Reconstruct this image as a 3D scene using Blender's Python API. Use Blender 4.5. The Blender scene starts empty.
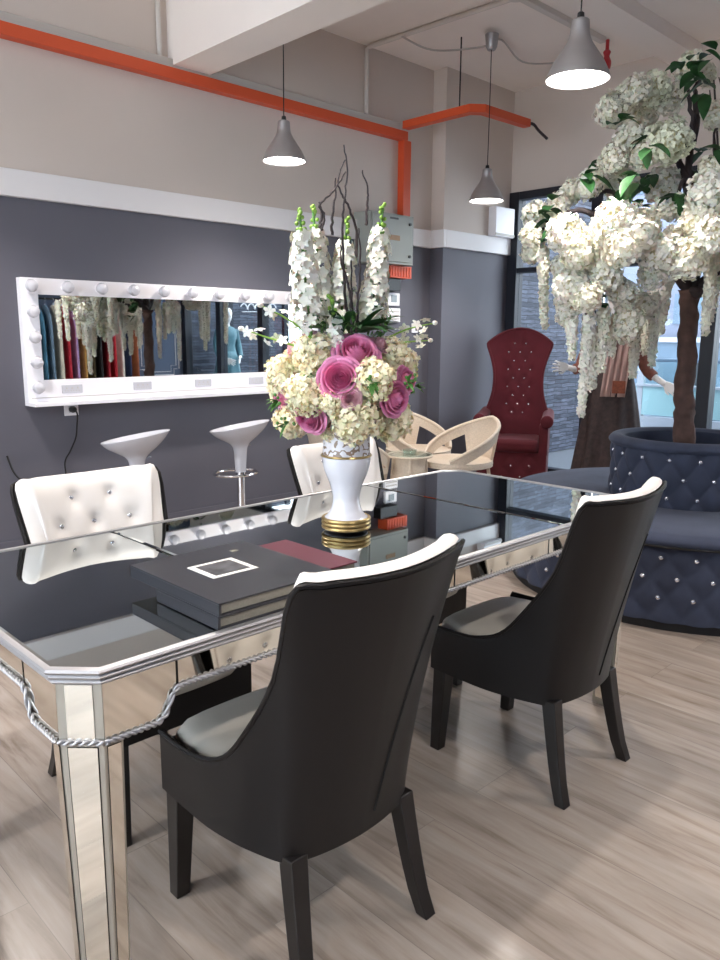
import bpy, math, random
from mathutils import Vector, Matrix
from math import sin, cos, pi, radians, sqrt, exp
random.seed(7)
S = bpy.context.scene
COL = S.collection
HC = 1.34

# ------------------------------------------------------------------ materials
def srgb(c):
    return tuple((x/255/12.92 if x/255 <= 0.04045 else ((x/255+0.055)/1.055)**2.4) for x in c) + (1.0,)

def mat(name, col, rough=0.5, metal=0.0, spec=0.5, noise=0.0, nscale=20.0, bump=0.0, bscale=200.0, sheen=0.0, coat=0.0, emit=None, estr=0.0, trans=0.0, sss=0.0):
    m = bpy.data.materials.new(name); m.use_nodes = True
    nt = m.node_tree; b = nt.nodes['Principled BSDF']
    c = srgb(col)
    b.inputs['Base Color'].default_value = c
    b.inputs['Roughness'].default_value = rough
    b.inputs['Metallic'].default_value = metal
    b.inputs['Specular IOR Level'].default_value = spec
    if sheen: b.inputs['Sheen Weight'].default_value = sheen; b.inputs['Sheen Roughness'].default_value = 0.4
    if coat: b.inputs['Coat Weight'].default_value = coat; b.inputs['Coat Roughness'].default_value = 0.05
    if trans: b.inputs['Transmission Weight'].default_value = trans
    if sss: b.inputs['Subsurface Weight'].default_value = sss; b.inputs['Subsurface Scale'].default_value = 0.01
    if emit: b.inputs['Emission Color'].default_value = srgb(emit); b.inputs['Emission Strength'].default_value = estr
    tc = nt.nodes.new('ShaderNodeTexCoord')
    if noise:
        n = nt.nodes.new('ShaderNodeTexNoise'); n.inputs['Scale'].default_value = nscale; n.inputs['Detail'].default_value = 5
        nt.links.new(tc.outputs['Object'], n.inputs['Vector'])
        r = nt.nodes.new('ShaderNodeMapRange'); r.inputs['From Min'].default_value = .3; r.inputs['From Max'].default_value = .7
        r.inputs['To Min'].default_value = 1-noise; r.inputs['To Max'].default_value = 1+noise
        nt.links.new(n.outputs['Fac'], r.inputs['Value'])
        mx = nt.nodes.new('ShaderNodeVectorMath'); mx.operation = 'SCALE'
        mx.inputs[0].default_value = c[:3]
        nt.links.new(r.outputs[0], mx.inputs['Scale'])
        nt.links.new(mx.outputs[0], b.inputs['Base Color'])
    if bump:
        n = nt.nodes.new('ShaderNodeTexNoise'); n.inputs['Scale'].default_value = bscale; n.inputs['Detail'].default_value = 3
        nt.links.new(tc.outputs['Object'], n.inputs['Vector'])
        bp = nt.nodes.new('ShaderNodeBump'); bp.inputs['Strength'].default_value = bump; bp.inputs['Distance'].default_value = 0.003
        nt.links.new(n.outputs['Fac'], bp.inputs['Height']); nt.links.new(bp.outputs[0], b.inputs['Normal'])
    return m

def floor_mat():
    m = bpy.data.materials.new('oak_laminate'); m.use_nodes = True
    nt = m.node_tree; N = nt.nodes; Lk = nt.links; b = N['Principled BSDF']
    tc = N.new('ShaderNodeTexCoord')
    mp = N.new('ShaderNodeMapping'); mp.inputs['Rotation'].default_value = (0, 0, pi/2)
    Lk.new(tc.outputs['Object'], mp.inputs['Vector'])
    br = N.new('ShaderNodeTexBrick')
    br.inputs['Scale'].default_value = 1.0; br.inputs['Brick Width'].default_value = 1.25; br.inputs['Row Height'].default_value = 0.19
    br.inputs['Mortar Size'].default_value = 0.0012; br.inputs['Mortar Smooth'].default_value = 0.3; br.offset = 0.37
    br.inputs['Color1'].default_value = (0.0, 0, 0, 1); br.inputs['Color2'].default_value = (1, 1, 1, 1); br.inputs['Mortar'].default_value = (.3, .3, .3, 1)
    Lk.new(mp.outputs[0], br.inputs['Vector'])
    # grain stretched along the plank, shifted per plank
    ad = N.new('ShaderNodeVectorMath'); ad.operation = 'MULTIPLY_ADD'; ad.inputs[1].default_value = (13, 7, 5)
    Lk.new(br.outputs['Color'], ad.inputs[0]); Lk.new(mp.outputs[0], ad.inputs[2])
    mp2 = N.new('ShaderNodeMapping'); mp2.inputs['Scale'].default_value = (1.3, 13, 1)
    Lk.new(ad.outputs[0], mp2.inputs['Vector'])
    n1 = N.new('ShaderNodeTexNoise'); n1.inputs['Scale'].default_value = 1.6; n1.inputs['Detail'].default_value = 8; n1.inputs['Roughness'].default_value = .62; n1.inputs['Distortion'].default_value = .5
    Lk.new(mp2.outputs[0], n1.inputs['Vector'])
    mp3 = N.new('ShaderNodeMapping'); mp3.inputs['Scale'].default_value = (2.0, 5, 1)
    Lk.new(ad.outputs[0], mp3.inputs['Vector'])
    n2 = N.new('ShaderNodeTexNoise'); n2.inputs['Scale'].default_value = 1.0; n2.inputs['Detail'].default_value = 3
    Lk.new(mp3.outputs[0], n2.inputs['Vector'])
    cr = N.new('ShaderNodeValToRGB'); e = cr.color_ramp.elements
    e[0].position = .28; e[0].color = srgb((126, 112, 101)); e[1].position = .72; e[1].color = srgb((169, 158, 149))
    x = cr.color_ramp.elements.new(.46); x.color = srgb((153, 140, 130))
    Lk.new(n1.outputs['Fac'], cr.inputs['Fac'])
    r2 = N.new('ShaderNodeMapRange'); r2.inputs['From Min'].default_value = .3; r2.inputs['From Max'].default_value = .7; r2.inputs['To Min'].default_value = .80; r2.inputs['To Max'].default_value = 1.12
    Lk.new(n2.outputs['Fac'], r2.inputs['Value'])
    r3 = N.new('ShaderNodeMapRange'); r3.inputs['To Min'].default_value = .93; r3.inputs['To Max'].default_value = 1.05
    Lk.new(br.outputs['Color'], r3.inputs['Value'])
    mu = N.new('ShaderNodeMath'); mu.operation = 'MULTIPLY'; Lk.new(r2.outputs[0], mu.inputs[0]); Lk.new(r3.outputs[0], mu.inputs[1])
    mo = N.new('ShaderNodeMapRange'); mo.inputs['To Min'].default_value = 1; mo.inputs['To Max'].default_value = .72
    Lk.new(br.outputs['Fac'], mo.inputs['Value'])
    mu2 = N.new('ShaderNodeMath'); mu2.operation = 'MULTIPLY'; Lk.new(mu.outputs[0], mu2.inputs[0]); Lk.new(mo.outputs[0], mu2.inputs[1])
    sc = N.new('ShaderNodeVectorMath'); sc.operation = 'SCALE'; Lk.new(cr.outputs[0], sc.inputs[0]); Lk.new(mu2.outputs[0], sc.inputs['Scale'])
    Lk.new(sc.outputs[0], b.inputs['Base Color'])
    b.inputs['Roughness'].default_value = .27
    b.inputs['Specular IOR Level'].default_value = .45
    bp = N.new('ShaderNodeBump'); bp.inputs['Strength'].default_value = .12; bp.inputs['Distance'].default_value = .002
    Lk.new(n1.outputs['Fac'], bp.inputs['Height']); Lk.new(bp.outputs[0], b.inputs['Normal'])
    return m

def slate_mat(axis='x'):
    m = bpy.data.materials.new('split_slate_' + axis); m.use_nodes = True
    nt = m.node_tree; N = nt.nodes; Lk = nt.links; b = N['Principled BSDF']
    tc = N.new('ShaderNodeTexCoord'); sp = N.new('ShaderNodeSeparateXYZ'); cb = N.new('ShaderNodeCombineXYZ')
    Lk.new(tc.outputs['Object'], sp.inputs[0]); Lk.new(sp.outputs['X' if axis == 'x' else 'Y'], cb.inputs['X']); Lk.new(sp.outputs['Z'], cb.inputs['Y'])
    nz = N.new('ShaderNodeTexNoise'); nz.inputs['Scale'].default_value = 9; Lk.new(cb.outputs[0], nz.inputs['Vector'])
    ad = N.new('ShaderNodeVectorMath'); ad.operation = 'MULTIPLY_ADD'; ad.inputs[1].default_value = (.06, .03, 0)
    Lk.new(nz.outputs['Color'], ad.inputs[0]); Lk.new(cb.outputs[0], ad.inputs[2])
    br = N.new('ShaderNodeTexBrick'); br.inputs['Scale'].default_value = 1; br.inputs['Brick Width'].default_value = .31; br.inputs['Row Height'].default_value = .045
    br.inputs['Mortar Size'].default_value = .005; br.inputs['Mortar Smooth'].default_value = .6
    br.inputs['Color1'].default_value = srgb((52, 57, 70)); br.inputs['Color2'].default_value = srgb((92, 98, 114)); br.inputs['Mortar'].default_value = srgb((26, 29, 38))
    Lk.new(ad.outputs[0], br.inputs['Vector'])
    mp = N.new('ShaderNodeMapping'); mp.inputs['Scale'].default_value = (6, 40, 1); Lk.new(cb.outputs[0], mp.inputs[0])
    n = N.new('ShaderNodeTexNoise'); n.inputs['Scale'].default_value = 1.2; n.inputs['Detail'].default_value = 6; Lk.new(mp.outputs[0], n.inputs['Vector'])
    r = N.new('ShaderNodeMapRange'); r.inputs['From Min'].default_value = .3; r.inputs['From Max'].default_value = .7; r.inputs['To Min'].default_value = .55; r.inputs['To Max'].default_value = 1.35
    Lk.new(n.outputs['Fac'], r.inputs[0])
    s = N.new('ShaderNodeVectorMath'); s.operation = 'SCALE'; Lk.new(br.outputs['Color'], s.inputs[0]); Lk.new(r.outputs[0], s.inputs['Scale'])
    Lk.new(s.outputs[0], b.inputs['Base Color']); b.inputs['Roughness'].default_value = .7
    bp = N.new('ShaderNodeBump'); bp.inputs['Strength'].default_value = .6; bp.inputs['Distance'].default_value = .01
    Lk.new(s.outputs[0], bp.inputs['Height']); Lk.new(bp.outputs[0], b.inputs['Normal'])
    return m

def glass_mat(name, tint=(.95, .98, 1), gl=.10):
    m = bpy.data.materials.new(name); m.use_nodes = True
    nt = m.node_tree; nt.nodes.clear(); N = nt.nodes
    o = N.new('ShaderNodeOutputMaterial'); t = N.new('ShaderNodeBsdfTransparent'); g = N.new('ShaderNodeBsdfGlossy')
    t.inputs[0].default_value = tint + (1,); g.inputs['Roughness'].default_value = .01
    lw = N.new('ShaderNodeLayerWeight'); lw.inputs[0].default_value = .5
    pw = N.new('ShaderNodeMath'); pw.operation = 'POWER'; pw.inputs[1].default_value = 5; nt.links.new(lw.outputs['Facing'], pw.inputs[0])
    fr = N.new('ShaderNodeMath'); fr.operation = 'MULTIPLY_ADD'; fr.inputs[1].default_value = .9; fr.inputs[2].default_value = .04; nt.links.new(pw.outputs[0], fr.inputs[0])
    mx = N.new('ShaderNodeMixShader'); nt.links.new(fr.outputs[0], mx.inputs[0]); nt.links.new(t.outputs[0], mx.inputs[1]); nt.links.new(g.outputs[0], mx.inputs[2])
    nt.links.new(mx.outputs[0], o.inputs[0])
    return m

def scroll_mat():
    # white porcelain with a fine brown scroll pattern printed on it
    m = mat('printed_porcelain', (236, 232, 235), .2)
    nt = m.node_tree; N = nt.nodes; Lk = nt.links; b = N['Principled BSDF']
    tc = N.new('ShaderNodeTexCoord')
    w = N.new('ShaderNodeTexWave'); w.wave_type = 'RINGS'; w.inputs['Scale'].default_value = 9; w.inputs['Distortion'].default_value = 14; w.inputs['Detail Scale'].default_value = 3
    Lk.new(tc.outputs['Object'], w.inputs['Vector'])
    cr = N.new('ShaderNodeValToRGB'); cr.color_ramp.elements[0].position = .12; cr.color_ramp.elements[0].color = srgb((150, 128, 110)); cr.color_ramp.elements[1].position = .26; cr.color_ramp.elements[1].color = srgb((236, 232, 235))
    Lk.new(w.outputs['Fac'], cr.inputs[0]); Lk.new(cr.outputs[0], b.inputs['Base Color'])
    return m

M = {}
M['floor'] = floor_mat()
M['slate_x'] = slate_mat('x'); M['slate_y'] = slate_mat('y')
M['grey_wall'] = mat('grey_wall_paint', (92, 91, 101), .6, noise=.03, nscale=3)
M['cream'] = mat('cream_wall_paint', (212, 200, 191), .8, noise=.02, nscale=2)
M['ceil'] = mat('ceiling_paint', (246, 237, 230), .85, noise=.02, nscale=2)
M['band'] = mat('white_band_paint', (232, 229, 230), .6)
M['bluewall'] = mat('blue_panelled_wall', (84, 98, 124), .6)
M['white'] = mat('white_lacquer', (240, 238, 243), .3)
M['whitep'] = mat('white_plastic', (196, 196, 204), .25, coat=.3)
M['mirror'] = mat('mirror', (222, 226, 226), .015, 1.0)
M['tmirror'] = mat('table_mirror', (190, 196, 196), .02, 1.0)
M['pmirror'] = mat('leg_mirror', (232, 228, 218), .05, 1.0)
M['seam'] = mat('dark_seam', (40, 40, 40), .3, .6)
M['silver'] = mat('silver_leaf', (176, 175, 178), .38, .7, bump=.1, bscale=120)
M['champ'] = mat('champagne_leaf', (182, 180, 172), .32, .85)
M['chrome'] = mat('chrome', (225, 225, 228), .08, 1)
M['alu'] = mat('brushed_aluminium', (176, 174, 176), .42, .75)
M['black_leather'] = mat('black_leather', (22, 20, 21), .42, spec=.3, bump=.12, bscale=500)
M['white_leather'] = mat('white_leather', (236, 230, 226), .42, bump=.1, bscale=400)
M['shaded_white_leather'] = mat('shaded_white_seat_leather', (200, 194, 184), .35, bump=.1, bscale=400)  # white leather, greyed to put the seat's shade into its colour
M['black_wood'] = mat('black_wood', (24, 21, 21), .35)
M['crystal'] = mat('crystal', (230, 232, 240), .05, .8)
M['navy'] = mat('slate_blue_velvet', (60, 66, 84), .9, spec=.25, sheen=.08, noise=.14, nscale=9, bump=.15, bscale=300)
M['navy_dark'] = mat('black_plinth', (16, 16, 20), .6)
M['maroon'] = mat('maroon_velvet', (80, 8, 24), .85, sheen=.08, noise=.12, nscale=8)
M['bark'] = mat('brown_bark', (84, 62, 56), .85, noise=.3, nscale=18, bump=1.0, bscale=35)
M['twig'] = mat('dark_twig', (52, 42, 44), .7, bump=.4, bscale=60)
M['leaf'] = mat('green_leaf', (36, 78, 38), .5, noise=.25, nscale=30)
M['fern'] = mat('bright_green_leaf', (84, 132, 62), .55, noise=.25, nscale=30)
M['bud'] = mat('green_buds', (136, 176, 72), .5, noise=.2, nscale=60)
M['petal'] = mat('white_petals', (240, 237, 225), .65, noise=.04, nscale=20, sss=.15)
M['petal2'] = mat('cream_petals', (236, 232, 216), .65, noise=.08, nscale=30, sss=.15)
M['petal3'] = mat('greenish_white_petals', (232, 234, 212), .65, noise=.08, nscale=30)
M['hydr'] = mat('cream_hydrangea_petals', (255, 244, 210), .6, noise=.08, nscale=40, sss=.2)
M['core'] = mat('flower_core', (212, 204, 164), .9)
M['rose'] = mat('pink_rose_petals', (236, 150, 190), .5, noise=.14, nscale=30, sss=.1)
M['rose_pale'] = mat('pale_pink_petals', (236, 190, 200), .5, noise=.1, nscale=30)
M['porc'] = mat('white_porcelain', (240, 238, 244), .12, coat=.4)
M['print'] = scroll_mat()
M['gold'] = mat('gold_band', (190, 164, 112), .3, .85)
M['orange'] = mat('orange_paint', (214, 84, 44), .45)
M['greytrunk'] = mat('grey_trunking', (188, 182, 176), .6)
M['conduit'] = mat('white_conduit', (214, 208, 202), .6)
M['panelbox'] = mat('grey_panel_box', (150, 154, 148), .45)
M['blackp'] = mat('black_plastic', (18, 18, 20), .4)
M['red'] = mat('red_paint', (168, 30, 40), .4)
M['frame'] = mat('black_window_frame', (22, 26, 38), .45)
M['album'] = mat('black_album_cover', (36, 38, 46), .38, bump=.08, bscale=600)
M['page'] = mat('page_edges', (126, 122, 112), .7, noise=.1, nscale=200)
M['burg'] = mat('burgundy_cover', (94, 42, 56), .55)
M['paper'] = mat('white_card', (232, 230, 226), .5)
M['photo'] = mat('dark_photo_print', (84, 84, 88), .3, noise=.6, nscale=38)
M['bulb'] = mat('frosted_glass_bulb', (206, 205, 212), .3, coat=.4)
M['wicker'] = mat('beige_wicker', (206, 190, 172), .6, bump=.8, bscale=90, noise=.1, nscale=90)
M['glass'] = glass_mat('window_glass')
M['tglass'] = glass_mat('table_glass', (.86, .93, .92))
M['extfloor'] = mat('pale_tile', (104, 110, 118), .5)
M['extwhite'] = mat('white_render', (150, 158, 170), .6)
M['cyanpanel'] = mat('frosted_cyan_panel', (140, 178, 186), .4)
M['bluebld'] = mat('blue_grey_facade', (74, 96, 116), .5, noise=.3, nscale=1.5)
M['palefacade'] = mat('pale_blue_facade', (96, 104, 122), .6, noise=.1, nscale=1)
M['skin_white'] = mat('white_mannequin', (236, 232, 230), .4)
M['gown'] = mat('dark_brown_lace', (46, 31, 30), .8, noise=.55, nscale=26, bump=.6, bscale=60)
M['bodice'] = mat('rust_brown_fabric', (112, 62, 48), .75, noise=.3, nscale=30)
M['shawl'] = mat('dusty_pink_chiffon', (172, 140, 132), .7, noise=.08, nscale=14)
M['emblem'] = mat('rust_embroidery', (128, 66, 44), .8, noise=.3, nscale=60)
M['teal'] = mat('pale_teal_satin', (70, 112, 124), .5)
def cloth(name, c): return mat(name, c, .7, noise=.15, nscale=12)
def lampmat():
    m = bpy.data.materials.new('lit_diffuser'); m.use_nodes = True
    b = m.node_tree.nodes['Principled BSDF']; b.inputs['Base Color'].default_value = (1, 1, 1, 1)
    b.inputs['Emission Color'].default_value = (1.0, .93, .86, 1); b.inputs['Emission Strength'].default_value = LAMP
    return m

# ------------------------------------------------------------------ mesh helpers
class MB:
    def __init__(s): s.v = []; s.f = []; s.m = []
    def add(s, vs, fs, mi=0, T=None):
        o = len(s.v)
        for p in vs:
            p = Vector(p); s.v.append(T @ p if T else p)
        for f in fs: s.f.append([i+o for i in f]); s.m.append(mi)
        return s
    def box(s, x0, x1, y0, y1, z0, z1, mi=0, T=None):
        vs = [(x, y, z) for z in (z0, z1) for y in (y0, y1) for x in (x0, x1)]
        return s.add(vs, [(0, 2, 3, 1), (4, 5, 7, 6), (0, 1, 5, 4), (2, 6, 7, 3), (0, 4, 6, 2), (1, 3, 7, 5)], mi, T)
    def grid(s, rows, mi=0, cu=False, cv=False, T=None, caps=False):
        n = len(rows); k = len(rows[0]); vs = [p for r in rows for p in r]; fs = []
        for i in range(n if cv else n-1):
            for j in range(k if cu else k-1):
                a = i*k+j; b = i*k+(j+1) % k; c = ((i+1) % n)*k+(j+1) % k; d = ((i+1) % n)*k+j
                fs.append((a, b, c, d))
        if caps:
            fs.append(list(range(k))[::-1]); fs.append([(n-1)*k+j for j in range(k)])
        return s.add(vs, fs, mi, T)
    def lathe(s, prof, n=32, mi=0, T=None, c=(0, 0, 0), caps=True):
        rows = [[(c[0]+r*cos(2*pi*j/n), c[1]+r*sin(2*pi*j/n), c[2]+z) for j in range(n)] for r, z in prof]
        return s.grid(rows, mi, cu=True, T=T, caps=caps)
    def tube(s, pts, r, n=8, mi=0, T=None, closed=False):
        P = [Vector(p) for p in pts]; R = r if isinstance(r, (list, tuple)) else [r]*len(P)
        rows = []; up = Vector((0, 0, 1)); prev = None
        for i, p in enumerate(P):
            if closed: t = P[(i+1) % len(P)]-P[i-1]
            else: t = P[min(i+1, len(P)-1)]-P[max(i-1, 0)]
            t.normalize()
            if prev is None:
                a = t.cross(up)
                if a.length < .05: a = t.cross(Vector((1, 0, 0)))
            else: a = prev - t*prev.dot(t)
            a.normalize(); prev = a; b = t.cross(a)
            rows.append([p+a*R[i]*cos(2*pi*j/n)+b*R[i]*sin(2*pi*j/n) for j in range(n)])
        return s.grid(rows, mi, cu=True, cv=closed, T=T, caps=not closed)
    def ball(s, c, r, n=12, m=8, mi=0, T=None, sz=(1, 1, 1)):
        rows = []
        for i in range(m+1):
            a = pi*i/m
            rows.append([(c[0]+sz[0]*r*sin(a)*cos(2*pi*j/n), c[1]+sz[1]*r*sin(a)*sin(2*pi*j/n), c[2]-sz[2]*r*cos(a)) for j in range(n)])
        return s.grid(rows, mi, cu=True, T=T)
    def build(s, name, mats, parent=None, smooth=True, bevel=0, sub=0, solid=0, loc=None, angle=40):
        me = bpy.data.meshes.new(name)
        me.from_pydata([tuple(v) for v in s.v], [], s.f)
        ms = mats if isinstance(mats, (list, tuple)) else [mats]
        for m in ms: me.materials.append(m)
        if len(ms) > 1: me.polygons.foreach_set('material_index', s.m)
        me.validate(clean_customdata=False); me.update()
        o = bpy.data.objects.new(name, me); COL.objects.link(o)
        if parent: o.parent = parent
        if loc: o.location = loc
        if smooth:
            me.polygons.foreach_set('use_smooth', [True]*len(me.polygons))
            me.set_sharp_from_angle(angle=radians(angle))
        if solid:
            md = o.modifiers.new('s', 'SOLIDIFY'); md.thickness = solid; md.offset = 0
        if bevel:
            md = o.modifiers.new('b', 'BEVEL'); md.width = bevel; md.segments = 3; md.limit_method = 'ANGLE'; md.angle_limit = radians(35)
        if sub:
            md = o.modifiers.new('u', 'SUBSURF'); md.levels = sub; md.render_levels = sub
        return o

def thing(name, label, cat, loc=(0, 0, 0), rz=0, group=None):
    o = bpy.data.objects.new(name, None); COL.objects.link(o); o.empty_display_size = .1
    o.location = loc; o.rotation_euler = (0, 0, rz); return tag(o, label, cat, group)
def tag(o, label, cat, group=None, kind=None):
    if label: o['label'] = label
    if cat: o['category'] = cat
    if group: o['group'] = group
    if kind: o['kind'] = kind
    return o
def struct(o): o['kind'] = 'structure'; return o
def kids(o): return [c for c in bpy.data.objects if c.parent == o]
def dup(root, loc, rz, label, group=None, scale=None):
    r = root.copy(); COL.objects.link(r); r.location = loc; r.rotation_euler = (0, 0, rz); r['label'] = label
    if group: r['group'] = group
    if scale: r.scale = scale
    def rec(o, n):
        for ch in kids(o):
            c = ch.copy(); COL.objects.link(c); c.parent = n; rec(ch, c)
    rec(root, r)
    return r
def lerp(a, b, t): return a+(b-a)*t
def interp(tab, x):
    if x <= tab[0][0]: return tab[0][1]
    for (a, b), (c, d) in zip(tab, tab[1:]):
        if x <= c: return b+(d-b)*(x-a)/(c-a)
    return tab[-1][1]
def smooth(pts, k=6):
    # Catmull-Rom resample
    P = [Vector(p) for p in pts]; out = []
    for i in range(len(P)-1):
        a, b, c, d = P[max(i-1, 0)], P[i], P[i+1], P[min(i+2, len(P)-1)]
        for j in range(k):
            t = j/k
            out.append(.5*((2*b)+(c-a)*t+(2*a-5*b+4*c-d)*t*t+(3*b-a-3*c+d)*t**3))
    out.append(P[-1]); return out
def spline(pts, k=6):
    return [tuple(v) for v in smooth([tuple(p)+((0,) if len(p) == 2 else ()) for p in pts], k)]
def prof(pts, k=5): return [(max(v[0], 0), v[1]) for v in spline(pts, k)]

# ------------------------------------------------------------------ camera
cd = bpy.data.cameras.new('camera'); cam = bpy.data.objects.new('camera', cd); COL.objects.link(cam); S.camera = cam
r_ = Vector((0.7168830256585781, -0.6971707250418449, 0.005630956156017223)); u_ = Vector((0.12510815690464006, 0.1365826670356661, 0.9826968627920558)); f_ = Vector((0.6858765753388335, 0.7037742217572713, -0.1851355400549032))
cam.matrix_world = Matrix(((r_.x, u_.x, -f_.x, 0), (r_.y, u_.y, -f_.y, 0), (r_.z, u_.z, -f_.z, HC), (0, 0, 0, 1)))
cd.sensor_width = 36; cd.sensor_fit = 'AUTO'; cd.lens = 770.45/960*36; cd.clip_start = .02

LAMP = 14.0
# ------------------------------------------------------------------ room shell
X0, X1, Y0, Y1, ZC = -3.0, 6.5, -1.2, 4.75, 3.6
ZB, ZT = 2.11, 2.26
struct(MB().box(X0-.1, X1+.06, Y0-.1, Y1+.2, -.1, 0).build('floor', M['floor'], smooth=False))
struct(MB().box(X1+.06, 14, -4, 8, -.1, -.01).build('ground_outside', M['extfloor'], smooth=False))
struct(MB().box(X0-.1, X1+.12, Y0-.1, Y1+.2, ZC, ZC+.12).build('ceiling', M['ceil'], smooth=False))
def two_tone(name, x0, x1, y0, y1):
    return struct(MB().box(x0, x1, y0, y1, 0, ZB, 0).box(x0, x1, y0, y1, ZB, ZC, 1).build(name, [M['grey_wall'], M['cream']], smooth=False))
two_tone('wall_left', X0, X1, Y1, Y1+.15)
YP = 4.6
two_tone('wall_pillar', 5.5, X1-.001, YP, Y1-.001)
# back wall behind the camera, with an unseen window added to let daylight in
struct(MB().box(X0-.12, X0, Y0, Y1, 0, .5).box(X0-.12, X0, Y0, Y1, 3.1, ZC).box(X0-.12, X0, Y0, -.9, .5, 3.1).box(X0-.12, X0, 4.2, Y1, .5, 3.1).build('wall_back', M['cream'], smooth=False))
wb = struct(MB().box(X0-.09, X0-.03, .75, .85, .5, 3.1).box(X0-.09, X0-.03, 2.45, 2.55, .5, 3.1).box(X0-.09, X0-.03, -.9, 4.2, 2.3, 2.36).build('window_9', M['frame'], smooth=False))
MB().box(X0-.065, X0-.055, -.9, 4.2, .5, 3.1).build('pane', M['glass'], wb, smooth=False)
# white band round the wall and pillar, a little proud of the paint
struct(MB().box(X0, 5.46, Y1-.04, Y1+.01, ZB, ZT).box(5.46, 5.5, YP-.04, Y1, ZB, ZT).box(5.5, X1-.01, YP-.04, YP+.01, ZB, ZT).build('trim_1', M['band'], smooth=False, bevel=.004))
struct(MB().box(2.87, 3.15, Y0, Y1, 3.04, ZC+.01).build('ceiling_beam', M['ceil'], smooth=False))
struct(MB().box(3.15, X1, 2.85, 3.1, 3.5, ZC+.01).build('ceiling_beam', M['ceil'], smooth=False))
# wall on the camera's right: blue with white mouldings
struct(MB().box(X0, X1, Y0-.12, Y0, 0, ZC).build('wall_right', M['bluewall'], smooth=False))
for n, (a, b) in enumerate(((5.72, 6.4), (-1.2, .6), (.9, 2.7))):
    m = MB()
    for ins in (0, .05):
        aa, bb, zz0, zz1 = a+ins, b-ins, .72+ins, 2.3-ins; c = .09
        P = [(aa+c, zz0), (bb-c, zz0), (bb-c, zz0+c), (bb, zz0+c), (bb, zz1-c), (bb-c, zz1-c), (bb-c, zz1), (aa+c, zz1), (aa+c, zz1-c), (aa, zz1-c), (aa, zz0+c), (aa+c, zz0+c)]
        m.tube([(x, Y0+.006, z) for x, z in P], .008 if ins == 0 else .005, 6, closed=True)
    struct(m.build('trim_%d' % (n+2), M['white']))
# baseboards
struct(MB().box(X0, X1, Y1-.015, Y1, 0, .09).build('baseboard_left', M['grey_wall'], smooth=False))

# shopfront glazing at the far end
def wall_far():
    struct(MB().box(X1, X1+.12, Y0, YP+.15, 2.69, ZC).build('wall_far', M['cream'], smooth=False))
    posts = [4.54, 3.66, 2.60, 1.75, .8, -.2, -1.14]
    w = .055
    for i, y in enumerate(posts):
        struct(MB().box(X1-.03, X1+.09, y-w, y+w, 0, 2.69).build('window_post', M['frame'], smooth=False, bevel=.004))
    for i in range(len(posts)-1):
        a, b = posts[i+1]+w, posts[i]-w
        fr = struct(MB().box(X1-.02, X1+.08, a, b, 2.62, 2.69).box(X1-.02, X1+.08, a, b, 1.94, 1.985).box(X1-.02, X1+.08, a, b, 0, .07).build('window_%d' % (i+1), M['frame'], smooth=False))
        MB().box(X1+.025, X1+.033, a, b, .07, 1.94).build('pane', M['glass'], fr, smooth=False)
        MB().box(X1+.025, X1+.033, a, b, 1.985, 2.62).build('pane', M['glass'], fr, smooth=False)
wall_far()

# passage outside
struct(MB().box(X1+.1, 8.75, 4.86, 5.0, 0, 3.2).build('wall_slate_outside', M['slate_x'], smooth=False))
struct(MB().box(X1+.1, 8.6, Y0-.12, Y0, 0, 3.2).build('wall_slate_opposite', M['slate_x'], smooth=False))
for x in (7.35, 8.5):
    struct(MB().box(x-.05, x+.05, Y0+.001, Y0+.06, 0, 3.2).build('trim_9', M['frame'], smooth=False))
def outside():
    t = thing('balustrade', 'pale cyan panelled balustrade with a blue rail, seen outside through the window', 'balustrade', (9.5, 2.6, 0))
    MB().box(-.03, .03, -2.6, 2.05, .36, .72).build('lower_panel', M['cyanpanel'], t, smooth=False)
    MB().box(-.05, .05, -2.6, 2.05, -.01, .34).build('kerb', M['extwhite'], t, smooth=False)
    MB().box(-.05, .05, -2.6, 2.05, .72, .75).build('middle_rail', M['extwhite'], t, smooth=False)
    MB().box(-.03, .03, -2.6, 2.05, 1.03, 1.07).build('handrail', M['bluebld'], t, smooth=False, bevel=.008)
    for y in (-2.5, -1.4, -.3, .9, 2.0):
        MB().box(-.035, .035, y-.04, y+.04, -.01, 1.03).build('post', M['extwhite'], t, smooth=False)
    MB().box(-.005, .005, -2.6, 2.05, .75, 1.03).build('upper_glass', M['tglass'], t, smooth=False)
    for x, y, h, w, m_, lab in ((13.5, 5.6, 6.5, 1.6, 'palefacade', 'tall pale blue building added to dim the sky, behind the mannequin'), (14.5, 2.2, 5.6, 1.7, 'palefacade', 'pale blue building added to dim the sky, beside the tree trunk'), (12.8, 3.6, 1.25, 2.6, 'bluebld', 'low dark blue building just above the balustrade rail, left of the trunk')):  # the two pale facades are added to tone down the over-bright sky
        b = thing('far_building', lab, 'building', (x, y, 0), group='buildings beyond the balustrade')
        MB().box(-.3, .3, -w, w, -.01, h).build('wall', M[m_], b, smooth=False)
        MB().box(-.35, .35, -w-.05, w+.05, h, h+.08).build('roof', M['extwhite'], b, smooth=False)
        for k in range(int(h/1.1)):
            for q in (-.6, 0, .6): MB().box(-.32, -.29, q*w-.3, q*w+.3, .45+k*1.1, .95+k*1.1).build('window', M['bluebld'] if m_ != 'bluebld' else M['frame'], b, smooth=False)
    p = tag(MB().box(-.07, .07, -.07, .07, -.01, 3.3).build('white_post', M['extwhite'], smooth=False, loc=(8.85, 4.72, 0)), 'white square post outside at the end of the slate wall', 'post')
    pass
outside()

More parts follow.
